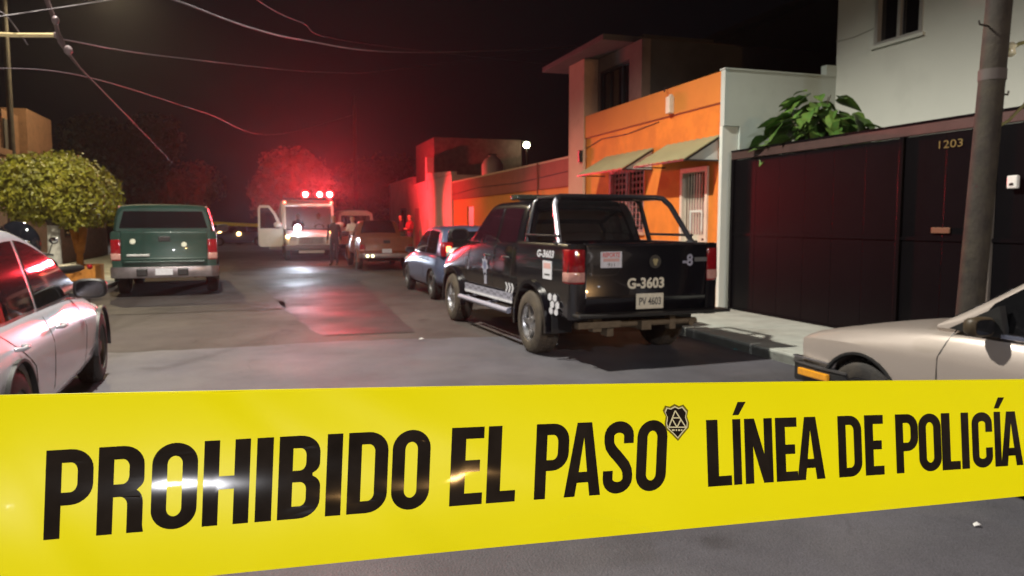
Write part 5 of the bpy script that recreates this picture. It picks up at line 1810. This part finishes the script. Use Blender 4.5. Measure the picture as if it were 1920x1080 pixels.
RED = (1.0, .035, .05)
for y in (-.10, .48, .90):
    l = spot('beacon_light', AS - .10, AT + y, 2.74, (0, 1.0, 11.5), P_BEACON, RED, 54, .75, .12)
    l = spot('beacon_light', AS - .25, AT + y, 2.74, (AS - 1.0, AT + y * .6, 1.0), 60, RED, 110, .7, .12)  # red fill added ahead of the roof edge to reach windshield and bonnet
p_ = amb(-.02, .75, 2.78)
for (tg, pw, cn) in (((14.2, 7.0, 1.9), P_BEAM, 15), ((7.0, 7.1, 1.6), P_BEAM * .10, 16), ((36, 7.0, 2.0), 4800, 100), ((28.4, 7.0, 1.9), 3800, 42), ((45.5, 1.6, 3.9), P_BACKBEAM, 46)):
    l = bpy.data.lights.new('rotating_beacon_beam', 'SPOT')
    l.energy = pw; l.color = RED; l.spot_size = R(cn); l.spot_blend = .8; l.shadow_soft_size = .1
    o = bpy.data.objects.new('rotating_beacon_beam', l)
    COL.objects.link(o)
    o.location = p_
    o.rotation_euler = (F(*tg) - p_).to_track_quat('-Z', 'Y').to_euler()
p_ = amb(1.66, -.52, 1.30)
l = bpy.data.lights.new('work_lamp_light', 'SPOT')
l.energy = 1300; l.color = (.75, .85, 1); l.spot_size = R(70); l.spot_blend = .6; l.shadow_soft_size = .1
o = bpy.data.objects.new('work_lamp_light', l)
COL.objects.link(o)
o.location = p_
o.rotation_euler = (F(2, .5, 9.5) - p_).to_track_quat('-Z', 'Y').to_euler()

# ---- motorcycle -------------------------------------------------------------------------
mo = thing('motorcycle', 'black motorcycle with shiny domed screen between the silver car and the trees', 'motorcycle', 12.75, -2.78, 0, R(158))
for x in (0, 1.35):
    wheel(mo, x, 0, .31, .13, 1, 'steel')
fm = MB()
fm.tube([(0, .10, .31), (.45, .10, .5), (.9, .07, .75)], .025, 8); fm.tube([(0, -.10, .31), (.45, -.10, .5), (.9, -.07, .75)], .025, 8)
fm.tube([(1.35, .09, .31), (1.12, .09, .95)], .028, 8); fm.tube([(1.35, -.09, .31), (1.12, -.09, .95)], .028, 8)
fm.b2((.45, -.16, .3), (.85, .16, .62))
fm.build('frame', M_MUD, mo, smooth=50)
BLK = mat('gloss_black', (.008, .009, .012), .08, var=.2, coat=1.0)
MB().sphere((.72, 0, .86), .24, 14, (1.35, .75, .7)).build('tank', BLK, mo, smooth=60)
MB().sphere((.18, 0, .82), .2, 12, (2.0, .8, .38)).build('seat', M_PLASTIC, mo, smooth=60)
MB().sphere((1.12, 0, 1.20), .30, 18, (.62, 1.05, 1.1)).build('windscreen', BLK, mo, smooth=60)
MB().sphere((1.25, 0, .98), .22, 14, (.8, 1.1, .8)).build('fairing', BLK, mo, smooth=60)
MB().tube([(.98, -.40, 1.06), (1.05, -.2, 1.10), (1.05, .2, 1.10), (.98, .40, 1.06)], .016, 8).build('handlebar', M_PLASTIC, mo, smooth=50)
for sg in (1, -1):
    MB().sphere((1.02, sg * .44, 1.26), .06, 10, (.4, 1.2, .8)).build('mirror', M_CHROME, mo, smooth=60)
    MB().tube([(1.02, sg * .36, 1.08), (1.02, sg * .43, 1.24)], .008, 6).build('mirror_stalk', M_PLASTIC, mo)
MB().sphere((-.40, 0, .82), .045, 8).build('tail_light', M_TAIL, mo, smooth=60)

# ================================================================== PEOPLE
def person(label, s, t, z, yaw, top, bottom, pose='stand', hair=M_HAIR, world=None, seat=None, seed=0, scale=1.0):
    o = thing('person', label, 'person', s, t, z, yaw)
    if world is not None:
        o.location = world
    sk = [  # x forward, y left
        ('pelvis', (0, 0, .95), .135), ('waist', (0, 0, 1.10), .125), ('chest', (.01, 0, 1.30), .15), ('neckb', (0, 0, 1.46), .075), ('neck', (.01, 0, 1.53), .055),
        ('head0', (.02, 0, 1.61), .085), ('head1', (.025, 0, 1.70), .095), ('head2', (.01, 0, 1.77), .06)]
    ed = [(0, 1), (1, 2), (2, 3), (3, 4), (4, 5), (5, 6), (6, 7)]
    V = [Vector(p) for _, p, _ in sk]
    Rr = [r for *_, r in sk]

    def chain(root, pts):
        p = root
        for (q, r) in pts:
            V.append(Vector(q)); Rr.append(r)
            ed.append((p, len(V) - 1))
            p = len(V) - 1
    rng = random.Random(seed)
    for sg in (1, -1):
        a = rng.uniform(-.06, .10)
        if pose == 'arms':
            chain(2, [((.0, sg * .17, 1.41), .062), ((.02, sg * .24, 1.18), .048), ((.20, sg * .14, 1.12), .038), ((.27, sg * .05, 1.14), .034), ((.31, sg * .0, 1.14), .025)])
        elif pose == 'sit':
            chain(2, [((.0, sg * .17, 1.41), .062), ((.08, sg * .23, 1.20), .048), ((.30, sg * .18, 1.22), .038), ((.38, sg * .15, 1.25), .034), ((.42, sg * .13, 1.27), .024)])
        else:
            chain(2, [((.0, sg * .175, 1.41), .062), ((-.01 + a * .3, sg * .225, 1.16), .048), ((.03 + a, sg * .23, .93), .036), ((.05 + a * 1.2, sg * .225, .84), .036), ((.06 + a * 1.2, sg * .215, .76), .022)])
        if pose == 'sit':
            chain(0, [((.05, sg * .10, .92), .095), ((.42, sg * .12, .98), .07), ((.46, sg * .12, .55), .05), ((.47, sg * .12, .50), .045), ((.58, sg * .13, .47), .032)])
        else:
            b = rng.uniform(-.05, .08) * sg
            chain(0, [((.0, sg * .09, .88), .095), ((.02 + b, sg * .11, .50), .068), ((-.01 + b, sg * .12, .12), .046), ((.0 + b, sg * .125, .05), .045), ((.13 + b, sg * .14, .035), .032)])
    me = bpy.data.meshes.new('body')
    me.from_pydata([v * scale for v in V], ed, [])
    ob = bpy.data.objects.new('body', me)
    COL.objects.link(ob)
    md = ob.modifiers.new('skin', 'SKIN')
    md.use_smooth_shade = True
    for i, sv in enumerate(me.skin_vertices[0].data):
        sv.radius = (Rr[i] * scale, Rr[i] * scale * (1.0 if i > 3 else 1.0))
        sv.use_root = (i == 0)
    # torso wider than deep
    for i, (rx, ry) in {0: (.105, .155), 1: (.10, .14), 2: (.115, .175), 3: (.07, .10)}.items():
        me.skin_vertices[0].data[i].radius = (ry * scale, rx * scale)
    sb2 = ob.modifiers.new('sub', 'SUBSURF')
    sb2.levels = sb2.render_levels = 2
    dg = bpy.context.evaluated_depsgraph_get()
    new = bpy.data.meshes.new_from_object(ob.evaluated_get(dg))
    bpy.data.objects.remove(ob)
    for m in (M_SKIN, top, bottom, M_PLASTIC, hair):
        new.materials.append(m)
    zs = .96 * scale
    for p in new.polygons:
        c = p.center
        hd = c.z / scale
        far = sqrt((c.x / scale) ** 2 + (c.y / scale) ** 2)
        k = 1
        if hd > 1.51:
            k = 0
            if hd > 1.735 or (hd > 1.62 and c.x / scale < -.015):
                k = 4
        elif pose != 'sit' and hd < .09:
            k = 3
        elif pose != 'sit' and hd < .98 and abs(c.y / scale) < .19:
            k = 2
        elif pose == 'sit' and hd < 1.05 and not (c.x / scale > .25 and hd > 1.12):
            k = 2
        if pose == 'stand' and hd < .90 and abs(c.y / scale) > .195:
            k = 0
        if pose in ('arms', 'sit') and c.x / scale > .26 and hd > 1.08 and hd < 1.4:
            k = 0
        p.material_index = k
        p.use_smooth = True
    b = bpy.data.objects.new('body', new)
    COL.objects.link(b)
    b.parent = o
    # nose, eyes, ears
    f = MB()
    f.extr([(.115, 1.665), (.145, 1.645), (.115, 1.635)], -.012, .012, 'y')
    fo = f.build('nose', M_SKIN, o)
    fo.scale = (scale,) * 3
    for sg in (1, -1):
        e = MB().sphere((.108, sg * .032, 1.685), .011, 8).build('eye', M_PRINT_DARK, o)
        e.scale = (scale,) * 3
        e2 = MB().sphere((.015, sg * .092, 1.665), .028, 8, (.8, .4, 1.2)).build('ear', M_SKIN, o)
        e2.scale = (scale,) * 3
    return o


person('person in dark uniform standing in front of the right corner of the ambulance', 27.2, 2.30, 0, R(150), M_CLOTH_DK, M_CLOTH_DK, seed=1)
person('person in white shirt standing behind the dark uniformed one beside the ambulance', 31.0, 3.35, 0, R(170), M_CLOTH_WH, M_JEANS, pose='arms', seed=2)
person('person in crimson shirt standing with folded arms by the pale house', 33.4, 6.15, .1, R(120), M_CLOTH_RED, M_JEANS, pose='arms', seed=3)
person('person in dark clothes standing left of the one in crimson by the pale house', 34.6, 5.95, .1, R(100), M_CLOTH_DK, M_JEANS, seed=4)
person('ambulance driver seated behind the windshield at the right in the photo', 32.6 + .42, 1.72 + .42, .14, pi, M_CLOTH_WH, M_CLOTH_DK, pose='sit', seed=5)
person('ambulance crew member seated behind the windshield beside the open door', 32.6 + .42, 1.72 - .42, .14, pi, M_CLOTH_DK, M_CLOTH_DK, pose='sit', seed=6)

# ================================================================== SMALL THINGS
for (x, y, sc, lab) in ((1832, 985, .022, 'small scrap of white paper on the asphalt below the tape'), (790, 636, .035, 'tiny pale scrap of litter on the road left of the police pickup'),
                        (1383, 655, .05, 'small bluish bottle cap in the shadow behind the police pickup'), (1460, 962, .03, 'tiny pale scrap of litter just under the lower tape edge')):
    a = math.atan((y - 540) / FPX) + PITCH
    d = CAMH / math.tan(a)
    k = sqrt(FPX ** 2 + (y - 540) ** 2)
    p = unproj(x, y, 1) - Vector((0, 0, CAMH))
    p = Vector((0, 0, CAMH)) + p * ((CAMH - .008) / -p.z)
    mb = MB()
    mb.add([(-sc, -sc * .5, 0), (sc * .2, -sc * .6, .008), (sc, sc * .1, .002), (sc * .2, sc * .6, .012), (-sc * .7, sc * .5, .004), (0, 0, .016)], [(0, 1, 5), (1, 2, 5), (2, 3, 5), (3, 4, 5), (4, 0, 5)])
    o = mb.build('litter', mat('teal_plastic', (.12, .38, .42), .4) if x == 1383 else M_PAPER, solid=.002)
    o.location = p
    tag(o, lab, 'litter')
# far barrier tape across the crossing
ft = MB()
A, B = F(40.5, -3.6, 1.66), F(40.5, 5.6, 1.55)
n = 16
for i in range(n):
    p, q = A.lerp(B, i / n), A.lerp(B, (i + 1) / n)
    sg0, sg1 = .18 * 4 * (i / n) * (1 - i / n), .18 * 4 * ((i + 1) / n) * (1 - (i + 1) / n)
    ft.add([p - Vector((0, 0, sg0)), q - Vector((0, 0, sg1)), q - Vector((0, 0, sg1 + .16)), p - Vector((0, 0, sg0 + .16))], [(0, 1, 2, 3)])
M_TAPEFAR = mat('yellow_film', (.72, .62, .008), .35, var=.03, vscale=3, bump=0, spec=.4)
o = ft.build('barrier_tape', M_TAPEFAR, solid=.002)
tag(o, 'far yellow barrier tape strung across the street before the crossing', 'barrier tape')
for i, (P_, lab) in enumerate(((A, 'thin post holding the far barrier tape at the left kerb'), (B, 'thin post holding the far barrier tape at the right kerb'))):
    o = MB().tube([(P_.x, P_.y, 0), (P_.x, P_.y, P_.z + .08)], .03, 8).build('tape_post', M_DARKPLASTER)
    tag(o, lab, 'post')

# ================================================================== POLICE TAPE IN FRONT
D0, D1 = .492, .846                       # forward distance at the picture edges


def tape_pt(px, v, off=0.0):
    """v: 0 bottom, 1 top; px = photo column measured on the middle of the tape"""
    q = (px - 960) / FPX
    # the tape runs straight in plan: X = a + b Y
    X0, Y0 = -960 / FPX * D0, D0
    X1, Y1 = 960 / FPX * D1, D1
    k = (q * Y0 - X0) / ((X1 - X0) - q * (Y1 - Y0))
    d = Y0 + (Y1 - Y0) * k
    x_ = px / 1920
    ytop = 742 - 30 * x_ - 3.5 * sin(pi * x_)
    ybot = 1122 - 192 * x_ - 10 * sin(pi * x_) * (1 - x_) * 2 * .3
    lean = .022 * (v - .5) * 2
    bulge = .0098 * (1 - (2 * v - 1) ** 2)
    y = ybot + (ytop - ybot) * v
    cre = 0
    for (ax, av, bx, bv, wd, am) in ((430, 1.0, 600, .55, 60, .0012), (980, .45, 1240, .0, 90, -.0014), (1500, 1.0, 1640, .1, 110, .001), (-60, .9, 160, .0, 80, .0016), (740, .0, 820, 1.0, 130, .0008)):
        q_ = ((px - ax) * (bx - ax) + (v - av) * 380 * (bv - av) * 380) / ((bx - ax) ** 2 + ((bv - av) * 380) ** 2)
        dx_, dy_ = px - ax - q_ * (bx - ax), (v - av) * 380 - q_ * (bv - av) * 380
        cre += am * math.exp(-(dx_ * dx_ + dy_ * dy_) / (2 * wd * wd * .12))
    cre += .0005 * sin(px * .009 + v * 2.0) + .0003 * sin(px * .023 - v * 3)
    dd = d + lean * (d / .65) - bulge - off + cre * (.3 + .7 * (2 * v - 1) ** 2 + .3)
    # depth skew: hold the column, push it along the view axis
    return unproj(px, y, dd)


PXA, PXB = -640, 2500
rows, cols = 24, 250
v_ = []
tb = MB()
tb.grid(lambda u, v: tape_pt(PXA + (PXB - PXA) * u, v) + Vector((0, 0, 0)), cols, rows)
TAPE = thing('police_tape', 'yellow police tape stretched close across the view with bold black lettering', 'barrier tape', world=Vector((0, 0, 0)))
M_TAPE = mat('yellow_tape_film', (.79, .725, .0015), .42, var=.02, vscale=3, spec=.18, coat=.12, rvar=.05)
# slight creases so highlights break up
nt_ = M_TAPE.node_tree
bs = nt_.nodes['Principled BSDF']
tcn = nt_.nodes.new('ShaderNodeTexCoord')
nz_ = nt_.nodes.new('ShaderNodeTexNoise')
nz_.inputs['Scale'].default_value = 9
nz_.inputs['Detail'].default_value = 2
bp3 = nt_.nodes.new('ShaderNodeBump')
bp3.inputs['Strength'].default_value = .06
bp3.inputs['Distance'].default_value = .02
nt_.links.new(tcn.outputs['Object'], nz_.inputs['Vector'])
nt_.links.new(nz_.outputs['Fac'], bp3.inputs['Height'])
nt_.links.new(bp3.outputs[0], bs.inputs['Normal'])
band = tb.build('band', M_TAPE, TAPE, smooth=60, fix=False)
# rolled upper edge
MB().tube([tape_pt(PXA + (PXB - PXA) * i / 40, 1.0, 0) for i in range(41)], .0007, 6).build('edge', M_TAPE, TAPE, smooth=60)


def rr(x0, y0, x1, y1, rx, ry, corners='1111', n=7):
    """rounded rectangle, corners in the order bl br tr tl"""
    out = []
    spec = [(x0, y0, 180), (x1, y0, 270), (x1, y1, 0), (x0, y1, 90)]
    for c, (x, y, a0) in zip(corners, spec):
        if c == '0':
            out.append((x, y))
            continue
        cx = x + (rx if x == x0 else -rx)
        cy = y + (ry if y == y0 else -ry)
        for i in range(n + 1):
            a = R(a0 + 90 * i / n)
            out.append((cx + rx * cos(a), cy + ry * sin(a)))
    return out


def arc(cx, cy, rx, ry, a0, a1, n=7):
    return [(cx + rx * cos(R(a0 + (a1 - a0) * i / n)), cy + ry * sin(R(a0 + (a1 - a0) * i / n))) for i in range(n + 1)]


def stroke(path, W_, th):
    """constant thickness ribbon round a path in (X,v); back to unit width"""
    pts = [Vector((p[0], p[1])) for p in path]
    L, Rt = [], []
    for i, p in enumerate(pts):
        d = (pts[min(i + 1, len(pts) - 1)] - pts[max(0, i - 1)]).normalized()
        n = Vector((-d.y, d.x)) * th / 2
        L.append(p + n); Rt.append(p - n)
    return [((p.x) / W_, p.y) for p in L + Rt[::-1]]


SW = .485
cpath = [(.405, .64), (.405, .795)] + arc(.2425, .795, .1625, .125, 0, 180, 12)[1:] + arc(.2425, .205, .1625, .125, 180, 360, 12) + [(.405, .36)]
spath = [(.405, .69), (.405, .795)] + arc(.2425, .795, .1625, .125, 0, 180, 12)[1:] + [(.083, .72), (.10, .655), (.15, .59), (.22, .525), (.29, .455), (.36, .38), (.395, .31), (.405, .25)] + arc(.2425, .205, .1625, .125, 0, -180, 12) + [(.08, .32)]
s_ = .335
GL = {
    'P': [[(0, 0), (s_, 0), (s_, .37), (.52, .37)] + arc(.52, .60, .48, .23, -90, 0)[1:] + arc(.52, .77, .48, .23, 0, 90) + [(0, 1)], rr(s_, .515, .67, .85, .15, .10, '0110')],
    'R': [[(0, 0), (s_, 0), (s_, .42), (.48, .42)] + arc(.48, .32, .16, .10, 90, 0)[1:] + [(.64, 0), (1.0, 0), (.975, .08), (.975, .33)] + arc(.80, .33, .175, .16, 0, 80) + arc(.78, .62, .21, .12, -60, 0) + [(.985, .78)] + arc(.52, .78, .465, .22, 0, 90) + [(0, 1)],
          rr(s_, .565, .665, .85, .15, .09, '0110')],
    'O': [rr(0, 0, 1, 1, .5, .235, n=10), rr(s_, .15, 1 - s_, .85, .165, .095)],
    'H': [[(0, 0), (s_, 0), (s_, .42), (1 - s_, .42), (1 - s_, 0), (1, 0), (1, 1), (1 - s_, 1), (1 - s_, .575), (s_, .575), (s_, 1), (0, 1)]],
    'I': [[(0, 0), (1, 0), (1, 1), (0, 1)]],
    'B': [[(0, 0), (.50, 0)] + arc(.50, .22, .5, .22, -90, 0)[1:] + arc(.68, .38, .32, .14, 0, 65) + arc(.68, .66, .30, .13, -65, 0) + arc(.50, .79, .48, .21, 0, 90) + [(0, 1)],
          rr(s_, .15, .665, .44, .15, .09, '0110'), rr(s_, .58, .65, .85, .15, .09, '0110')],
    'D': [[(0, 0), (.5, 0)] + arc(.5, .235, .5, .235, -90, 0)[1:] + arc(.5, .765, .5, .235, 0, 90) + [(0, 1)], rr(s_, .15, .67, .85, .16, .095, '0110')],
    'E': [[(0, 0), (1, 0), (1, .15), (.45, .15), (.45, .425), (.9, .425), (.9, .575), (.45, .575), (.45, .85), (1, .85), (1, 1), (0, 1)]],
    'L': [[(0, 0), (1, 0), (1, .15), (.47, .15), (.47, 1), (0, 1)]],
    'A': [[(0, 0), (.295, 0), (.345, .185), (.655, .185), (.705, 0), (1, 0), (.70, 1), (.30, 1)], [(.385, .33), (.615, .33), (.5, .80)]],
    'N': [[(0, 0), (.30, 0), (.30, .58), (.66, 0), (1, 0), (1, 1), (.70, 1), (.70, .44), (.36, 1), (0, 1)]],
    'C': [stroke(cpath, SW, .16)],
    'S': [stroke(spath, SW, .16)],
    'Í': [[(0, 0), (1, 0), (1, 1), (0, 1)], [(.05, 1.06), (.80, 1.06), (1.75, 1.26), (.75, 1.26)]],
}


def fill(polys):
    cu = bpy.data.curves.new('g', 'CURVE')
    cu.dimensions = '2D'
    cu.fill_mode = 'BOTH'
    for p in polys:
        sp = cu.splines.new('POLY')
        sp.points.add(len(p) - 1)
        for i, (x, y) in enumerate(p):
            sp.points[i].co = (x, y, 0, 1)
        sp.use_cyclic_u = True
    o = bpy.data.objects.new('g', cu)
    COL.objects.link(o)
    dg = bpy.context.evaluated_depsgraph_get()
    dg.update()
    me = bpy.data.meshes.new_from_object(o.evaluated_get(dg))
    bpy.data.objects.remove(o)
    bm = bmesh.new()
    bm.from_mesh(me)
    bpy.data.meshes.remove(me)
    for k in range(1, 10):
        bmesh.ops.bisect_plane(bm, geom=bm.verts[:] + bm.edges[:] + bm.faces[:], plane_co=(0, k / 10 * 1.26, 0), plane_no=(0, 1, 0))
    for f in bm.faces:
        if f.normal.z < 0:
            f.normal_flip()
    return bm


# letter boxes read off the photograph: (glyph, left and right at mid height)
ROW = [('P', 84, 174), ('R', 183, 271), ('O', 284, 370), ('H', 381, 468), ('I', 480, 511), ('B', 522, 601), ('I', 612, 641), ('D', 652, 727), ('O', 735, 806),
       ('E', 845, 906), ('L', 914, 968), ('P', 1004, 1066), ('A', 1060, 1128), ('S', 1132, 1187), ('O', 1194, 1250),
       ('L', 1326, 1371), ('Í', 1375, 1390), ('N', 1397, 1449), ('E', 1455, 1495), ('A', 1494, 1546), ('D', 1572, 1616), ('E', 1622, 1657),
       ('P', 1680, 1722), ('O', 1723, 1765), ('L', 1766, 1800), ('I', 1803, 1817), ('C', 1823, 1861), ('Í', 1865, 1877), ('A', 1876, 1917)]


def pix_to_v(px, y):
    x_ = px / 1920
    ytop = 742 - 30 * x_ - 3.5 * sin(pi * x_)
    ybot = 1122 - 192 * x_ - 10 * sin(pi * x_) * (1 - x_) * 2 * .3
    return (y - ybot) / (ytop - ybot)


def base_cap(px):
    # baseline and cap line of the print (photo pixels)
    b = 1013 + (872 - 1013) * (px - 80) / 1835 - 5 * sin(pi * (px - 80) / 1835)
    c = 845 + (771 - 845) * (px - 87) / 1820 - 12 * sin(pi * min(1, max(0, (px - 87) / 1820))) * (1.0 if px < 1300 else .7)
    return b, c


for (ch_, a, b) in ROW:
    bm = fill(GL[ch_])
    for v in bm.verts:
        u, w = v.co.x, v.co.y
        slant = (w - .5) * (6 if a < 1300 else -4)      # print follows the sloping weave of the tape
        px = a + (b - a) * u + slant
        bl, cl = base_cap(px)
        vv0, vv1 = pix_to_v(px, bl), pix_to_v(px, cl)
        v.co = tape_pt(px, vv0 + (vv1 - vv0) * w, .0004)
    me = bpy.data.meshes.new('letter')
    bm.to_mesh(me)
    bm.free()
    me.materials.append(M_INK)
    me.polygons.foreach_set('use_smooth', [True] * len(me.polygons))
    o = bpy.data.objects.new('letter', me)
    COL.objects.link(o)
    o.parent = TAPE

# the shield printed after PASO (drawn in its own 100 x 100 box of the photograph: x 1220-1320, y 740-840)
SH = [(25, 31), (30, 20), (37, 23), (44.5, 18.5), (51, 22), (59, 20), (66, 24), (69, 31), (67, 42), (70, 52), (71.5, 60), (66, 69), (58, 77), (51, 87), (44, 80), (35, 71), (29, 64), (26, 54), (28, 42)]
SH = [(27.5, 21), (36, 23), (45, 18), (53, 22), (61, 19), (70, 30), (68, 41), (72, 53), (71, 62), (60, 75), (51.5, 86), (40, 74), (29, 64), (27, 54), (29, 41), (23.5, 30)]


def shield_poly(k, cx=48.5, cy=51):
    return [(cx + (x - cx) * k, cy + (y - cy) * k) for x, y in SH]


def printed(name, polys, off, m, parent):
    bm = fill([[(x / 100, (100 - y) / 100) for x, y in p] for p in polys])
    for v in bm.verts:
        px = 1220 + v.co.x * 100
        py = 740 + (1 - v.co.y) * 100
        v.co = tape_pt(px, pix_to_v(px, py), off)
    me = bpy.data.meshes.new(name)
    bm.to_mesh(me)
    bm.free()
    me.materials.append(m)
    o = bpy.data.objects.new(name, me)
    COL.objects.link(o)
    o.parent = parent
    return o


olive = mat('olive_print', (.16, .13, .01), .25)
pale = mat('pale_print', (.58, .53, .30), .25)
em = printed('shield_emblem', [shield_poly(1.02), shield_poly(.90)], .0005, olive, TAPE)
printed('shield_ring', [shield_poly(.90), shield_poly(.82)], .00052, pale, em)
printed('shield_field', [shield_poly(.82)], .00054, M_INK, em)


def ln(a, b, w):
    d = Vector((b[0] - a[0], b[1] - a[1])).normalized()
    n = Vector((-d.y, d.x)) * w / 2
    return [(a[0] + n.x, a[1] + n.y), (b[0] + n.x, b[1] + n.y), (b[0] - n.x, b[1] - n.y), (a[0] - n.x, a[1] - n.y)]


for (a, b) in (((46, 30), (34, 61)), ((46, 30), (66, 61)), ((33.5, 61), (66.5, 61)), ((40.5, 46), (49.5, 61)), ((57, 46), (49.5, 61)), ((42, 43.5), (55, 43.5))):
    printed('emblem_line', [ln(a, b, 2.2)], .0006, pale, em)
for (x, w) in ((40, 5), (47, 2.5), (51.5, 4), (57, 2.5)):
    printed('emblem_mark', [[(x, 65), (x + w, 65), (x + w, 68), (x, 68)]], .0006, pale, em)

# ================================================================== NIGHT HAZE
hz = MB().box((-8, 38, 5.3), (110, 150, 12.6))
o = hz.build('haze', None)
o.data.materials.clear()
hm_ = bpy.data.materials.new('night_haze')
hm_.use_nodes = True
hm_.node_tree.nodes.clear()
ho = hm_.node_tree.nodes.new('ShaderNodeOutputMaterial')
pv = hm_.node_tree.nodes.new('ShaderNodeVolumePrincipled')
pv.inputs['Color'].default_value = (.85, .85, .87, 1)
pv.inputs['Density'].default_value = HAZE
pv.inputs['Anisotropy'].default_value = 0.82
hm_.node_tree.links.new(pv.outputs[0], ho.inputs['Volume'])
o.data.materials.append(hm_)
o['kind'] = 'stuff'
